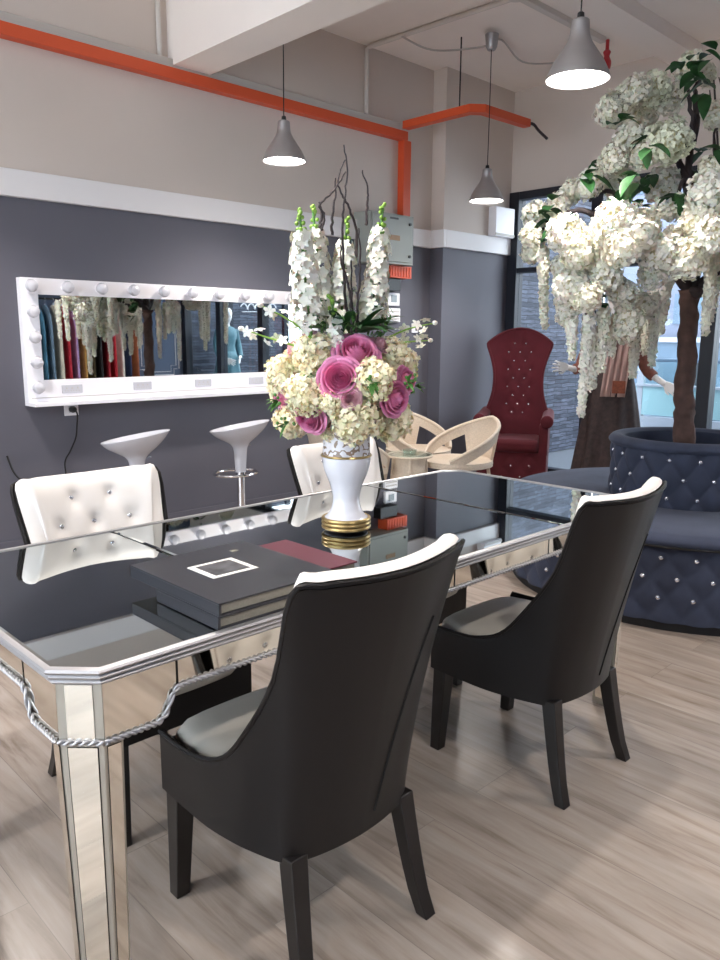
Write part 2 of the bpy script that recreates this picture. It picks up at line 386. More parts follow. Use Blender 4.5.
# ------------------------------------------------------------------ services on wall and ceiling
def services():
    tray = tag(MB().box(X0+.01, 5.10, Y1-.075, Y1-.001, 2.95, 3.02).build('orange_tray', M['orange'], smooth=False, bevel=.003), 'long orange conduit tray running along the left wall under the ceiling', 'conduit')
    m = MB().box(-.045, .045, -.035, .035, 2.32, 2.95).build('orange_riser', M['orange'], smooth=False, bevel=.003, loc=(5.10, Y1-.036, 0))
    tag(m, 'vertical orange conduit dropping from the ceiling tray to the grey panel box', 'conduit')
    m = MB()
    T = None
    P = [(5.02, Y1-.08), (5.10, Y1-.08), (5.10, 4.02), (5.16, 3.97), (5.72, 3.95), (5.72, 3.88), (5.12, 3.89), (5.02, 3.97)]
    m.add([(x, y, z) for z in (3.03, 3.09) for x, y in P], [list(range(8))[::-1], list(range(8, 16))]+[(i, (i+1) % 8, 8+(i+1) % 8, 8+i) for i in range(8)])
    b = m.build('orange_branch', M['orange'], smooth=False, bevel=.003)
    tag(b, 'short orange conduit hung from the ceiling that turns a corner near the pillar', 'conduit')
    MB().tube(smooth([(5.70, 3.915, 3.06), (5.80, 3.91, 3.07), (5.87, 3.90, 3.03), (5.97, 3.88, 2.98)]), .012, 6).build('cable_end', M['twig'], b)
    MB().tube([(5.06, 4.1, 3.09), (5.06, 4.1, ZC)], .006, 6).build('hanger_rod', M['blackp'], b)
    t = tag(MB().box(X0+.01, 5.02, Y1-.06, Y1-.001, 3.022, 3.075).build('grey_trunking', M['greytrunk'], smooth=False, bevel=.003), 'thin grey trunking lying directly above the orange conduit on the left wall', 'trunking')
    tag(MB().tube([(2.80, Y1-.02, 3.08), (2.80, Y1-.02, ZC)], .016, 8).build('vertical_conduit', M['conduit']), 'white pipe rising from the trunking to the ceiling before the beam', 'pipe')
    tag(MB().tube([(4.66, Y1-.02, 3.08), (4.66, Y1-.02, ZC-.03), (4.66, Y1-.06, ZC-.02), (4.72, 3.36, ZC-.02)], .018, 8).build('ceiling_conduit', M['conduit']), 'white pipe rising from the orange conduit and crossing the ceiling', 'pipe')
    w = tag(MB().box(4.66, 5.84, 3.31, 3.36, ZC-.04, ZC).build('white_trunking', M['conduit'], smooth=False, bevel=.004), 'white trunking on the ceiling leading to the red sprinkler', 'trunking')
    MB().lathe([(.06, 0), (.06, .04)], 16, c=(4.69, 3.335, ZC-.045)).build('junction_box', M['conduit'], w)
    sp = thing('sprinkler', 'small red sprinkler head hanging from ceiling beside the nearest pendant lamp', 'sprinkler', (5.9, 3.33, ZC))
    MB().tube([(0, 0, -.001), (0, 0, -.08)], .014, 8).build('pipe', M['red'], sp)
    MB().lathe(prof([(.0, -.22), (.03, -.21), (.036, -.16), (.02, -.12), (.03, -.09), (.012, -.07)], 3), 12).build('head', M['red'], sp)
    tag(MB().tube(smooth([(4.6, 4.3, ZC-.06), (4.85, 4.2, ZC-.12), (5.2, 4.0, ZC-.06), (5.3, 3.9, ZC-.01), (5.6, 3.9, ZC-.1), (5.9, 3.75, ZC-.07)]), .007, 6).build('ceiling_cable', M['greytrunk']), 'thin grey cable drooping along the ceiling above the orange conduit corner', 'cable')
    # electrical panel
    e = thing('electrical_panel', 'grey metal electrical panel box mounted on the left wall behind the tall flowers', 'electrical box', (4.80, Y1, 1.92))
    MB().box(-.26, .26, -.19, -.0, 0, .40).build('box', M['panelbox'], e, smooth=False, bevel=.006)
    MB().box(-.24, .24, -.2, -.188, .02, .38).build('door', M['panelbox'], e, smooth=False, bevel=.003)
    for z in (.07, .33):
        MB().lathe([(.012, 0), (.012, .012)], 12, T=Matrix.Translation((.2, -.2, z)) @ Matrix.Rotation(pi/2, 4, 'X')).build('lock', M['blackp'], e)
    MB().box(-.04, .06, -.203, -.199, .355, .37).build('vent', M['blackp'], e, smooth=False)
    MB().box(-.04, .08, -.203, -.199, .19, .23).build('sticker', mat('brown_sticker', (150, 118, 84), .5), e, smooth=False)
    m = MB().box(4.86, 5.12, Y1-.12, Y1-.001, 1.82, 1.918)
    for i in range(7): m.box(4.88+i*.035, 4.892+i*.035, Y1-.126, Y1-.119, 1.83, 1.91)
    tag(m.build('orange_cable_gland', M['orange'], smooth=False), 'short orange ribbed conduit section just below the grey panel box', 'conduit')
    tag(MB().box(4.80, 5.02, Y1-.09, Y1-.001, 1.71, 1.815).build('black_box', M['blackp'], smooth=False, bevel=.006), 'black control box on the wall under the orange conduit section', 'box')
    a = thing('thermostat', 'white wall thermostat with a small grey screen under the black box', 'thermostat', (5.0, Y1, 1.59))
    MB().box(-.075, .075, -.03, 0, 0, .11).build('housing', M['white'], a, smooth=False, bevel=.006)
    MB().box(-.035, .035, -.033, -.029, .03, .09).build('screen', mat('grey_screen', (120, 130, 135), .2), a, smooth=False)
    a = thing('wall_controller', 'white louvred control plate on the wall under the thermostat', 'control plate', (5.0, Y1, 1.45))
    MB().box(-.085, .085, -.03, 0, 0, .12).build('housing', M['white'], a, smooth=False, bevel=.006)
    for i in range(3): MB().box(-.07, .07, -.034, -.029, .025+i*.03, .035+i*.03).build('louvre', M['greytrunk'], a, smooth=False)
    a = thing('wall_switch', 'small white switch with a black button low on wall right of the bouquet', 'switch', (5.3, Y1, 1.36))
    MB().box(-.04, .04, -.014, 0, 0, .085).build('plate', M['white'], a, smooth=False, bevel=.004)
    MB().box(.005, .025, -.02, -.013, .02, .06).build('button', M['blackp'], a, smooth=False)
    a = thing('white_equipment_box', 'white box resting on the white ledge by the black window frame', 'box', (6.3, YP-.04, ZT))
    MB().box(-.15, .15, -.05, .04, .0, .27).build('housing', M['white'], a, smooth=False, bevel=.008)
    MB().box(-.15, .15, -.056, -.049, .01, .03).build('seam', M['greytrunk'], a, smooth=False)
services()

# ------------------------------------------------------------------ vanity mirror
def vanity():
    t = thing('vanity_mirror', 'long white framed vanity mirror with round bulbs mounted on the left wall', 'mirror', (1.80, Y1, .93))
    W, H = 2.30, .73
    a, b, c, d = .10, 2.15, .13, .635
    D = -.06
    MB().box(0, W, D, 0, 0, c).box(0, W, D, 0, d, H).box(0, a, D, 0, c, d).box(b, W, D, 0, c, d).build('frame', M['white'], t, smooth=False, bevel=.003)
    MB().box(a, b, D+.015, -.01, c, d).build('mirror_glass', M['mirror'], t, smooth=False)
    MB().box(0, W, -.15, 0, -.022, 0.0).build('shelf', M['white'], t, smooth=False, bevel=.002)
    def bulb(x, z):
        T = Matrix.Translation((x, D, z)) @ Matrix.Rotation(pi/2, 4, 'X')
        s = MB().lathe([(.022, 0), (.022, .012), (.016, .014)], 16, T=T).build('bulb_socket', M['white'], t)
        MB().lathe([(.012, .012), (.03, .03), (.037, .05), (.03, .075), (.012, .085), (.0, .087)], 16, T=T).build('bulb', M['bulb'], t)
    for i in range(11): bulb(.045+i*.2166, .682)
    for i in range(1, 5):
        bulb(.045, .682-i*.148); bulb(W-.045, .682-i*.148)
    for x in (.27, .75, 1.22, 1.68, 2.05):
        p = MB().box(x-.065, x+.065, D-.006, D, .045, .095).build('socket_plate', M['whitep'], t, smooth=False, bevel=.002)
        m = MB()
        for k in (-.035, 0, .035): m.box(x+k-.004, x+k+.004, D-.0075, D-.0055, .072, .08).box(x+k-.01, x+k-.006, D-.0075, D-.0055, .058, .064).box(x+k+.006, x+k+.01, D-.0075, D-.0055, .058, .064)
        m.build('socket_holes', M['greytrunk'], p, smooth=False)
    MB().box(.02, W-.02, D-.003, D, .022, .026).build('groove', M['greytrunk'], t, smooth=False)
    s = thing('wall_socket', 'white wall socket just below the vanity mirror shelf', 'socket', (2.08, Y1, .84))
    MB().box(-.045, .045, -.012, 0, -.01, .075).build('plate', M['white'], s, smooth=False, bevel=.003)
    MB().box(-.02, .02, -.014, -.011, .01, .05).build('face', M['whitep'], s, smooth=False, bevel=.002)
    p = thing('power_plug', 'black plug and cord in the socket under the vanity mirror', 'plug', (2.08, Y1-.014, .87))
    MB().lathe([(.02, 0), (.022, .02), (.014, .045), (.006, .05)], 14, T=Matrix.Rotation(pi/2, 4, 'X')).build('plug_body', M['blackp'], p)
    MB().tube(smooth([(0, -.045, 0), (.01, -.055, -.03), (.015, -.03, -.1), (.01, -.012, -.18), (-.03, -.012, -.26), (-.07, -.012, -.33), (-.065, -.012, -.45), (-.06, -.012, -.7), (-.06, -.03, -.855)]), .005, 6).build('cord', M['blackp'], p)
    m = MB().tube(smooth([(1.66, Y1-.03, .62), (1.70, Y1-.03, .5), (1.80, Y1-.03, .40), (1.90, Y1-.03, .33), (1.93, Y1-.04, .22), (1.84, Y1-.03, .16), (1.76, Y1-.05, .1), (1.7, Y1-.1, .008)]), .006, 6)
    tag(m.build('loose_cable', M['blackp']), 'black cable hanging loose on the wall left of the white chair', 'cable')
    m = MB().tube(smooth([(1.98, Y1-.012, .42), (1.88, Y1-.012, .38), (1.80, Y1-.012, .30), (1.76, Y1-.012, .2), (1.8, Y1-.03, .1), (1.9, Y1-.05, .008)]), .006, 6)
    tag(m.build('looping_cable', M['blackp']), 'second black cable looping low on the wall beside white chair', 'cable')
vanity()

# ------------------------------------------------------------------ pendant lamps
def make_lamp(x, y, zb, label, cord_top=ZC):
    t = thing('pendant_lamp', label, 'lamp', (x, y, zb), group='silver pendant lamps hanging from the ceiling')
    outer = prof([(.135, 0), (.130, .02), (.108, .065), (.078, .11), (.052, .15), (.041, .185), (.038, .225), (.034, .235), (.02, .24)], 4)
    inner = [(max(r-.004, .001), z-.001) for r, z in outer][::-1]
    MB().lathe(outer+inner, 40, caps=False).build('lamp_shade', M['alu'], t, angle=60)
    MB().lathe([(.0, .012), (.128, .012), (.128, .016), (.0, .016)], 40, caps=False).build('diffuser', MLAMP, t)
    MB().lathe([(.016, .236), (.014, .262), (.006, .268)], 14).build('cord_grip', M['blackp'], t)
    MB().tube([(0, 0, .26), (0.003, 0, (cord_top-zb)*.5), (0, 0, cord_top-zb-.03)], .0035, 6).build('cord', M['blackp'], t)
    MB().lathe([(.03, cord_top-zb-.11), (.042, cord_top-zb-.09), (.052, cord_top-zb-.001)], 20).build('ceiling_rose', M['alu'], t)
    sp = bpy.data.lights.new('lamp_bulb', 'SPOT'); sp.energy = SPOT; sp.spot_size = radians(132); sp.spot_blend = .75; sp.shadow_soft_size = .06; sp.color = (1.0, .93, .86)
    so = bpy.data.objects.new('lamp_bulb', sp); COL.objects.link(so); so.parent = t; so.location = (0, 0, .008)
    return t
SPOT = 84.0
MLAMP = lampmat()
L0 = make_lamp(3.22, 4.0, 2.405, 'pendant lamp over the far side of table, left of the flower branches')
dup(L0, (3.15, 1.91, 2.42), 0, 'largest silver pendant lamp, nearest the camera, left of the white tree')
dup(L0, (5.10, 3.84, 2.37), 0, 'smallest silver pendant lamp, farthest away near the grey pillar')
for k, (x, y) in enumerate(((1.2, 4.0), (1.15, 1.9), (1.15, -.25), (3.15, -.25), (5.15, -.1), (-.9, 1.9), (-.9, 4.0), (-.9, -.2))):  # unseen lamps added for room light; the first is inferred from the shelf shadow
    dup(L0, (x, y, 2.42), 0, 'unseen silver pendant lamp, added out of view to light the room')

# ------------------------------------------------------------------ mirrored table
TX0, TX1, TY0, TY1, TZ = .478, 2.60, 1.198, 2.098, .770
def octo(ins, ch=.066):
    a, b, c, d = TX0+ins, TX1-ins, TY0+ins, TY1-ins; k = ch - ins*.4
    return [(a+k, c), (b-k, c), (b, c+k), (b, d-k), (b-k, d), (a+k, d), (a, d-k), (a, c+k)]
def table():
    t = thing('mirrored_table', 'long mirrored dining table with silver ridged edge in the foreground', 'table', (0, 0, 0))
    # ridged silver moulding: stacked rounded ridges stepping inward
    secs = []
    z = .735
    pr_ = []
    for i in range(3):
        ins = .016-.007*i
        for a in range(5):
            an = -pi/2+pi*a/4
            pr_.append((ins-.009*cos(an)+.006, z+.006+.006*sin(an)))
        z += .0125
    pr_.append((.004, TZ+.001)); pr_.append((.012, TZ+.002)); pr_.append((.014, TZ))
    rows = [[(x, y, zz) for x, y in octo(i)] for i, zz in [(.03, .735)]+pr_+[(.014, TZ-.004)]]
    MB().grid(rows, cu=True).build('edge_moulding', M['silver'], t, angle=35)
    # top panels
    G = TZ-.002
    sx = [TX0+.014, 1.012, 2.062, TX1-.014]
    ys = (TY0+.014, TY1-.014)
    for i in range(3):
        x0 = sx[i]+(.003 if i else 0); x1 = sx[i+1]-(.003 if i < 2 else 0); k = .06
        if i == 0: P = [(x0+k, ys[0]), (x1, ys[0]), (x1, ys[1]), (x0+k, ys[1]), (x0, ys[1]-k), (x0, ys[0]+k)]
        elif i == 2: P = [(x0, ys[0]), (x1-k, ys[0]), (x1, ys[0]+k), (x1, ys[1]-k), (x1-k, ys[1]), (x0, ys[1])]
        else: P = [(x0, ys[0]), (x1, ys[0]), (x1, ys[1]), (x0, ys[1])]
        m = MB(); n = len(P)
        cx = sum(p[0] for p in P)/n; cy = sum(p[1] for p in P)/n
        def shr(p, d):
            vx, vy = cx-p[0], cy-p[1]
            return (p[0]+d*(1 if vx > 0 else -1), p[1]+d*(1 if vy > 0 else -1))
        lo = [(x, y, G-.006) for x, y in P]; hi = [(x, y, G-.0012) for x, y in P]; inn = [shr(p, .008)+(G,) for p in P]
        m.grid([lo, hi, inn], cu=True); m.add(inn, [list(range(n))])
        m.build('top_mirror_panel', M['tmirror'], t, angle=2)
    # substructure under glass
    sub = [(x, y, z) for z in (.737, G-.0062) for x, y in octo(.02)]
    MB().add(sub, [list(range(8))[::-1], list(range(8, 16))]+[(i, (i+1) % 8, 8+(i+1) % 8, 8+i) for i in range(8)]).build('table_board', M['seam'], t, smooth=False)
    # apron: mirrored, deep at the corners, stepping up through a slanted shoulder
    IN = .022
    deep, sh = .624, .683
    def apron_side(p0, p1, name_n):
        p0, p1 = Vector(p0+(0,)), Vector(p1+(0,)); d = (p1-p0); L = d.length; d.normalize(); n = Vector((d.y, -d.x, 0))
        zc = [(0, deep), (.105, deep), (.122, deep+.012), (.137, sh-.012), (.15, sh), (L-.15, sh), (L-.137, sh-.012), (L-.122, deep+.012), (L-.105, deep), (L, deep)]
        cuts = [0, .15, L/2, L-.15, L] if L < 1.2 else [0, .15, L*.27, L*.5, L*.73, L-.15, L]
        for a, b in zip(cuts, cuts[1:]):
            xs = sorted(set([a+.0012, b-.0012]+[q[0] for q in zc if a+.002 < q[0] < b-.002]))
            up = [p0+d*x+Vector((0, 0, .735)) for x in xs]; lo = [p0+d*x+Vector((0, 0, interp(zc, x))) for x in xs]
            th = n*-.008
            m = MB(); m.grid([lo, up]); m.grid([[v+th for v in lo], [v+th for v in up]]); m.grid([lo, [v+th for v in lo]])
            m.build('apron_mirror', M['pmirror'], t, smooth=False)
        for x in cuts[1:-1]:
            m = MB(); q = p0+d*x; z0 = interp(zc, x)
            m.add([q+d*-.002+n*.001+Vector((0, 0, z0)), q+d*.002+n*.001+Vector((0, 0, z0)), q+d*.002+n*.001+Vector((0, 0, .735)), q+d*-.002+n*.001+Vector((0, 0, .735))], [(0, 1, 2, 3)])
            m.build('apron_seam', M['seam'], t, smooth=False)
        # twisted rope along the bottom edge
        NS = int(L/.003)
        path = [p0+d*x+Vector((0, 0, interp(zc, x)))+n*.004 for x in [L*i/NS for i in range(NS+1)]]
        rp = MB(); pitch = .026
        for s in range(2):
            pts = []
            for i, q in enumerate(path):
                ph = 2*pi*(L*i/NS)/pitch+pi*s
                tg = (path[min(i+1, NS)]-path[max(i-1, 0)]).normalized()
                pts.append(q+n*(.003*cos(ph))+tg.cross(n)*(.003*sin(ph)))
            rp.tube(pts, .0033, 5)
        rp.build('rope_trim', M['silver'], t, angle=80)
    O = octo(IN, .066)
    for i in range(8):
        a, b = O[i], O[(i+1) % 8]
        L = (Vector(a)-Vector(b)).length
        if L > .3: apron_side(a, b, i)
        else:
            A, B = Vector(a+(0,)), Vector(b+(0,)); d = (B-A).normalized(); n = Vector((d.y, -d.x, 0))
            m = MB(); m.grid([[A+Vector((0, 0, deep)), B+Vector((0, 0, deep))], [A+Vector((0, 0, .735)), B+Vector((0, 0, .735))]])
            m.grid([[A-n*.01+Vector((0, 0, deep)), B-n*.01+Vector((0, 0, deep))], [A-n*.01+Vector((0, 0, .735)), B-n*.01+Vector((0, 0, .735))]])
            m.build('corner_border', M['champ'], t, smooth=False)
            m = MB(); w = (B-A).length
            m.add([A+d*.016+n*.002+Vector((0, 0, deep+.004)), B-d*.016+n*.002+Vector((0, 0, deep+.004)), B-d*.016+n*.002+Vector((0, 0, .733)), A+d*.016+n*.002+Vector((0, 0, .733))], [(0, 1, 2, 3)])
            m.build('corner_mirror', M['pmirror'], t, smooth=False)
            rp = MB()
            for s in range(2):
                rp.tube([A+d*(w*i/40)+n*(.004+  .003*cos(2*pi*w*i/40/.03+pi*s))+Vector((0, 0, deep+.0036*sin(2*pi*w*i/40/.03+pi*s))) for i in range(41)], .0034, 6)
            rp.build('rope_trim', M['silver'], t, angle=80)
    # legs: square with the outer corner cut off, tapering down, each face a bordered mirror
    for cx, cy, sx_, sy_ in ((TX0+IN, TY0+IN, 1, 1), (TX1-IN, TY0+IN, -1, 1), (TX0+IN, TY1-IN, 1, -1), (TX1-IN, TY1-IN, -1, -1)):
        ch = .066-IN*.4
        def sec(s):
            # local polygon from outer corner, s = scale (taper about a point near the outer corner)
            W = .096; P = [(ch, 0), (W, 0), (W, W), (0, W), (0, ch)]
            ox, oy = .035*(1-s)/.3*0.55, .035*(1-s)/.3*0.55
            return [(cx+sx_*(x*s+ox), cy+sy_*(y*s+oy)) for x, y in P]
        top, bot = sec(1.0), sec(.74)
        leg = MB()
        rows = [[(x, y, 0.0) for x, y in bot], [(x, y, .735) for x, y in top]]
        leg.grid(rows, cu=True, caps=True)
        lg = leg.build('leg', M['champ'], t, smooth=False, bevel=.0015)
        cen = Vector((sum(p[0] for p in top)/5, sum(p[1] for p in top)/5, 0))
        for i in range(5):
            a0, b0, a1, b1 = Vector(bot[i]+(0,)), Vector(bot[(i+1) % 5]+(0,)), Vector(top[i]+(0,)), Vector(top[(i+1) % 5]+(0,))
            def at(u, z):
                f = z/.735; A = a0.lerp(a1, f); B = b0.lerp(b1, f)
                return A.lerp(B, u)+Vector((0, 0, z))
            nn = (b1-a1).cross(Vector((0, 0, 1))).normalized()
            if nn.dot((a1+b1)/2-cen) < 0: nn = -nn
            for z0, z1 in ((.02, .618),):
                for e, mm, nm, off in ((.13, 'seam', 'dark_line', .0008), (.155, 'pmirror', 'mirror_panel', .002)):
                    q = [at(e, z0+e*.04)+nn*off, at(1-e, z0+e*.04)+nn*off, at(1-e, z1-e*.04)+nn*off, at(e, z1-e*.04)+nn*off]
                    MB().add(q, [(0, 1, 2, 3)]).build(nm, M[mm], lg, smooth=False)
table()

# ------------------------------------------------------------------ dining chairs
M['seam_black'] = mat('black_seam', (6, 6, 7), .8)
def make_chair(label, loc, rz):
    t = thing('dining_chair', label, 'chair', loc, rz, group='black and white dining chairs round the mirrored table')
    # half plan path: (x, y) from front-left round to the middle of the back
    half = [(-.222, .238), (-.226, .15), (-.228, .06), (-.226, -.02), (-.221, -.08), (-.206, -.142), (-.189, -.172), (-.150, -.192), (-.09, -.204), (-.045, -.209), (0, -.211)]
    rim = [.425, .425, .435, .47, .555, .70, .885, .900, .898, .896, .895]
    hp = spline(half, 4); rimS = [v[1] for v in spline([(i, r) for i, r in enumerate(rim)], 4)]
    hp = [(p[0], p[1]) for p in hp]
    full = [(x, y, r) for (x, y), r in zip(hp, rimS)] + [(-x, y, r) for (x, y), r in zip(hp[:-1][::-1], rimS[:-1][::-1])]
    Z0 = .285
    def warp(x, y, z, ins):
        w = min(max((.06-y)/.22, 0), 1); w = w*w*(3-2*w)
        k = (z-Z0)/.64
        sc = 1+w*(-.07+.36*max(k, 0)**2.0)
        yy = y-w*(.132*max(k, 0)**1.2) + w*abs(x/.2)**2*.03*max(k, 0)
        zz = z
        return (x*sc, yy+.0, zz)
    def normal(i):
        a = full[max(i-1, 0)]; b = full[min(i+1, len(full)-1)]
        n = Vector((b[1]-a[1], -(b[0]-a[0]), 0)); n.normalize()
        return -n   # pointing inward
    NV = 14
    def surf(ins, z0, dz=0):
        rows = []
        for j in range(NV+1):
            row = []
            for i, (x, y, r) in enumerate(full):
                n = normal(i); z = z0+(r+dz-z0)*j/NV
                row.append(warp(x+n.x*ins, y+n.y*ins, z, ins))
            rows.append(row)
        return rows
    outer = surf(0, Z0); inner = surf(.014, Z0, .0)
    topmid = [[(a[0]*.5+b[0]*.5, a[1]*.5+b[1]*.5, a[2]*.5+b[2]*.5+.007) for a, b in zip(outer[-1], inner[-1])]]
    m = MB(); rows = outer+topmid+inner[::-1]
    m.grid(rows); 
    for e in (0, -1):
        col = [r[e] for r in rows]; m.add(col, [list(range(len(col)))])
    # front rail and underside
    fl, fr = full[0], full[-1]
    m.box(fl[0]+.002, fr[0]-.002, fl[1]-.02, fl[1], Z0, .405)
    under = [(v[0]*.97, v[1], Z0+.004) for v in outer[0]]
    m.add(under, [list(range(len(under)))])
    m.build('back_shell', M['black_leather'], t, angle=50)
    # stitched seam down the outside of the back and piping along the rim
    nf = len(full)
    for side in (1,):
        pts = []
        for j in range(1, NV-2):
            fi = lerp(37.5, 30.5, j/(NV-3)); i0 = int(fi); g = fi-i0
            if side: A, B = outer[j][nf-1-i0], outer[j][nf-2-i0]
            else: A, B = outer[j][i0], outer[j][i0+1]
            pts.append(Vector(A).lerp(Vector(B), g)+Vector((0, -.0005, 0)))
        MB().tube(pts, .0028, 6).build('seam', M['seam_black'], t)
    MB().tube([Vector(v)+Vector((0, 0, .007)) for v in outer[-1]], .0055, 6).build('piping', M['black_leather'], t)
    # white inner pad: follows the shell inside, rises above it at the top
    lo, hi = 12, len(full)-13
    idx = list(range(19, len(full)-19))
    but = []
    for zr, n in ((.85, 2), (.77, 3), (.69, 2), (.61, 3)):
        for k in range(n): but.append(((k-(n-1)/2)*.115, zr))
    rows = []
    NP = 26
    def dent(x, z):
        d = 0
        for bx, bz in but:
            r2 = ((x-bx)**2+(z-bz)**2); d += .012*exp(-r2/.00022) + .004*exp(-r2/.0012)
        p = x/.115; q = (z-.845)/.16
        f = abs(sin(pi*(p/1+q+.5)))*abs(sin(pi*(p-q-.5)))
        return d + .004*(1-min(1, f*3)) * (1 if abs(x) < .15 and .56 < z < .9 else 0)
    for j in range(NP+1):
        row = []
        for i in idx:
            x, y, r = full[i]; n = normal(i)
            top = r+.012
            z = .40+(top-.40)*j/NP
            e = (i-idx[0])/(len(idx)-1); edge = min(e, 1-e)*5; edge = min(1, edge)**.5
            th = .022+.026*edge*min(1, (NP-j)/3+.6)
            w0 = warp(x+n.x*.0145, y+n.y*.0145, z, 0); wi = warp(x+n.x*(.0145+th), y+n.y*(.0145+th), z, 0)
            dd = dent(wi[0], z)
            row.append((wi[0]-n.x*dd, wi[1]-n.y*dd, z))
        rows.append(row)
    crown = []
    for s, dz in ((.75, .010), (.45, .013), (.15, .009), (-.05, 0)):
        row = []
        for i in idx:
            x, y, r = full[i]; n = normal(i); e = (i-idx[0])/(len(idx)-1); edge = min(1, min(e, 1-e)*5)**.5
            th = (.022+.026*edge*.7)*s
            w = warp(x+n.x*(.0145+th), y+n.y*(.0145+th), r+.012, 0); row.append((w[0], w[1], r+.012+dz*.8))
        crown.append(row)
    m = MB(); m.grid(rows+crown)
    pad = m.build('backrest_pad', M['white_leather'], t, angle=70)
    for bx, bz in but:
        # locate pad surface near the button
        best = min((v for r in rows for v in r), key=lambda v: (v[0]-bx)**2+(v[2]-bz)**2)
        MB().ball((best[0], best[1]+.002, best[2]), .0085, 10, 6, sz=(1, .6, 1)).build('crystal_button', M['crystal'], pad)
    # seat cushion
    m = MB()
    seatp = [(-.205, .25), (-.208, .1), (-.205, -.04), (-.18, -.13), (-.10, -.17), (0, -.178), (.10, -.17), (.18, -.13), (.205, -.04), (.208, .1), (.205, .25), (.1, .262), (0, .265), (-.1, .262)]
    prf = [(.96, .385), (1.0, .395), (1.0, .415), (.97, .432), (.85, .443), (.5, .45), (.0, .452)]
    m.grid([[(x*s, .04+(y-.04)*s, z) for x, y in seatp] for s, z in prf], cu=True)
    m.build('seat_cushion', M['shaded_white_leather'], t, sub=1, angle=180)
    # legs
    for sx in (-1, 1):
        for fy, top, bot in ((1, (sx*.192, .205), (sx*.196, .222)), (-1, (sx*.160, -.172), (sx*.184, -.240))):
            wt, wb = (.025, .018) if fy == 1 else (.022, .017)
            rows = []
            for k in range(6):
                f = k/5; z = .30*f; w = lerp(wb, wt, f)
                g = f if fy == 1 else f**.75
                x = lerp(bot[0], top[0], g); y = lerp(bot[1], top[1], g)
                rows.append([(x-w, y-w, z), (x+w, y-w, z), (x+w, y+w, z), (x-w, y+w, z)])
            m = MB(); m.grid(rows, cu=True, caps=True); m.build('leg', M['black_wood'], t, bevel=.003, angle=30)
    return t
CH = make_chair('black dining chair nearest the camera, its back in front of the books', (1.045, 1.27, 0), 0)
dup(CH, (2.02, 1.275, 0), 0, 'black dining chair at the far right corner of table beside the blue sofa')
dup(CH, (1.03, 1.975, 0), pi, 'white tufted chair across the table at left, below the mirror')
dup(CH, (2.045, 1.975, 0), pi, 'white tufted chair across the table directly behind the flower vase')

# ------------------------------------------------------------------ books
def book(name, label, x, y, z, w, d, h, rz, cover, cat='album', ct=.004, photo=False):
    t = thing(name, label, cat, (x, y, z), rz, group='albums on the mirrored table')
    MB().box(0, w, 0, d, 0, ct).build('back_cover', cover, t, smooth=False, bevel=.001)
    MB().box(0, w, 0, d, h-ct, h).build('front_cover', cover, t, smooth=False, bevel=.001)
    m = MB().box(.004, w-.004, .006, d-.004, ct+.0002, h-ct-.0002); m.build('pages', M['page'], t, smooth=False)
    MB().box(0, .006, 0, d, ct, h-ct).build('spine', cover, t, smooth=False)
    if photo:
        a, b = .08, .198; c, e = .137, .243
        p = MB().box(a, b, c, e, h, h+.0012).build('cover_card', M['paper'], t, smooth=False)
        MB().box(a+.014, b-.014, c+.012, e-.012, h+.0012, h+.0018).build('photo_print', M['photo'], p, smooth=False)
        MB().box(w*.74, w*.80, d*.80, d*.84, h, h+.0005).build('faint_lettering', M['page'], t, smooth=False)
    return t
book('photo_album', 'lower black album, mostly covered by the larger album with the photo', .797, 1.212, .770, .305, .235, .028, 0, M['album'])
book('photo_album', 'large black album with a white bordered photo on its cover, on top', .797, 1.208, .7985, .31, .352, .028, 0, M['album'], photo=True)
book('burgundy_book', 'burgundy covered book lying right of the black albums, left of the vase', 1.112, 1.29, .770, .138, .275, .032, 0, M['burg'], 'book')

# measured places of blossoms, stems and branches (metres)
ROSES=[(1.461,1.507,1.307,0.063),(1.385,1.498,1.231,0.059),(1.550,1.432,1.169,0.051),(1.370,1.748,1.164,0.045),(1.366,1.616,1.106,0.048),(1.604,1.445,1.220,0.039),(1.409,1.730,1.311,0.030),(1.444,1.700,1.347,0.024),(1.566,1.522,1.323,0.030),(1.403,1.476,1.174,0.030)]
HYD=[(1.389,1.624,1.296,0.063),(1.342,1.608,1.177,0.060),(1.472,1.451,1.225,0.060),(1.625,1.516,1.290,0.051),(1.373,1.755,1.243,0.045),(1.449,1.500,1.105,0.069),(1.614,1.509,1.089,0.066),(1.381,1.722,1.088,0.051),(1.375,1.528,1.159,0.033),(1.474,1.637,1.051,0.030)]
STOCK=[[(1.393,1.620,1.331),(1.370,1.620,1.483),(1.354,1.620,1.649)],[(1.518,1.720,1.325),(1.507,1.720,1.494),(1.486,1.720,1.684)],[(1.552,1.680,1.311),(1.564,1.680,1.467),(1.579,1.680,1.657)],[(1.628,1.640,1.340),(1.659,1.640,1.499),(1.685,1.640,1.703)],[(1.498,1.580,1.312),(1.449,1.580,1.312),(1.431,1.580,1.432)]]
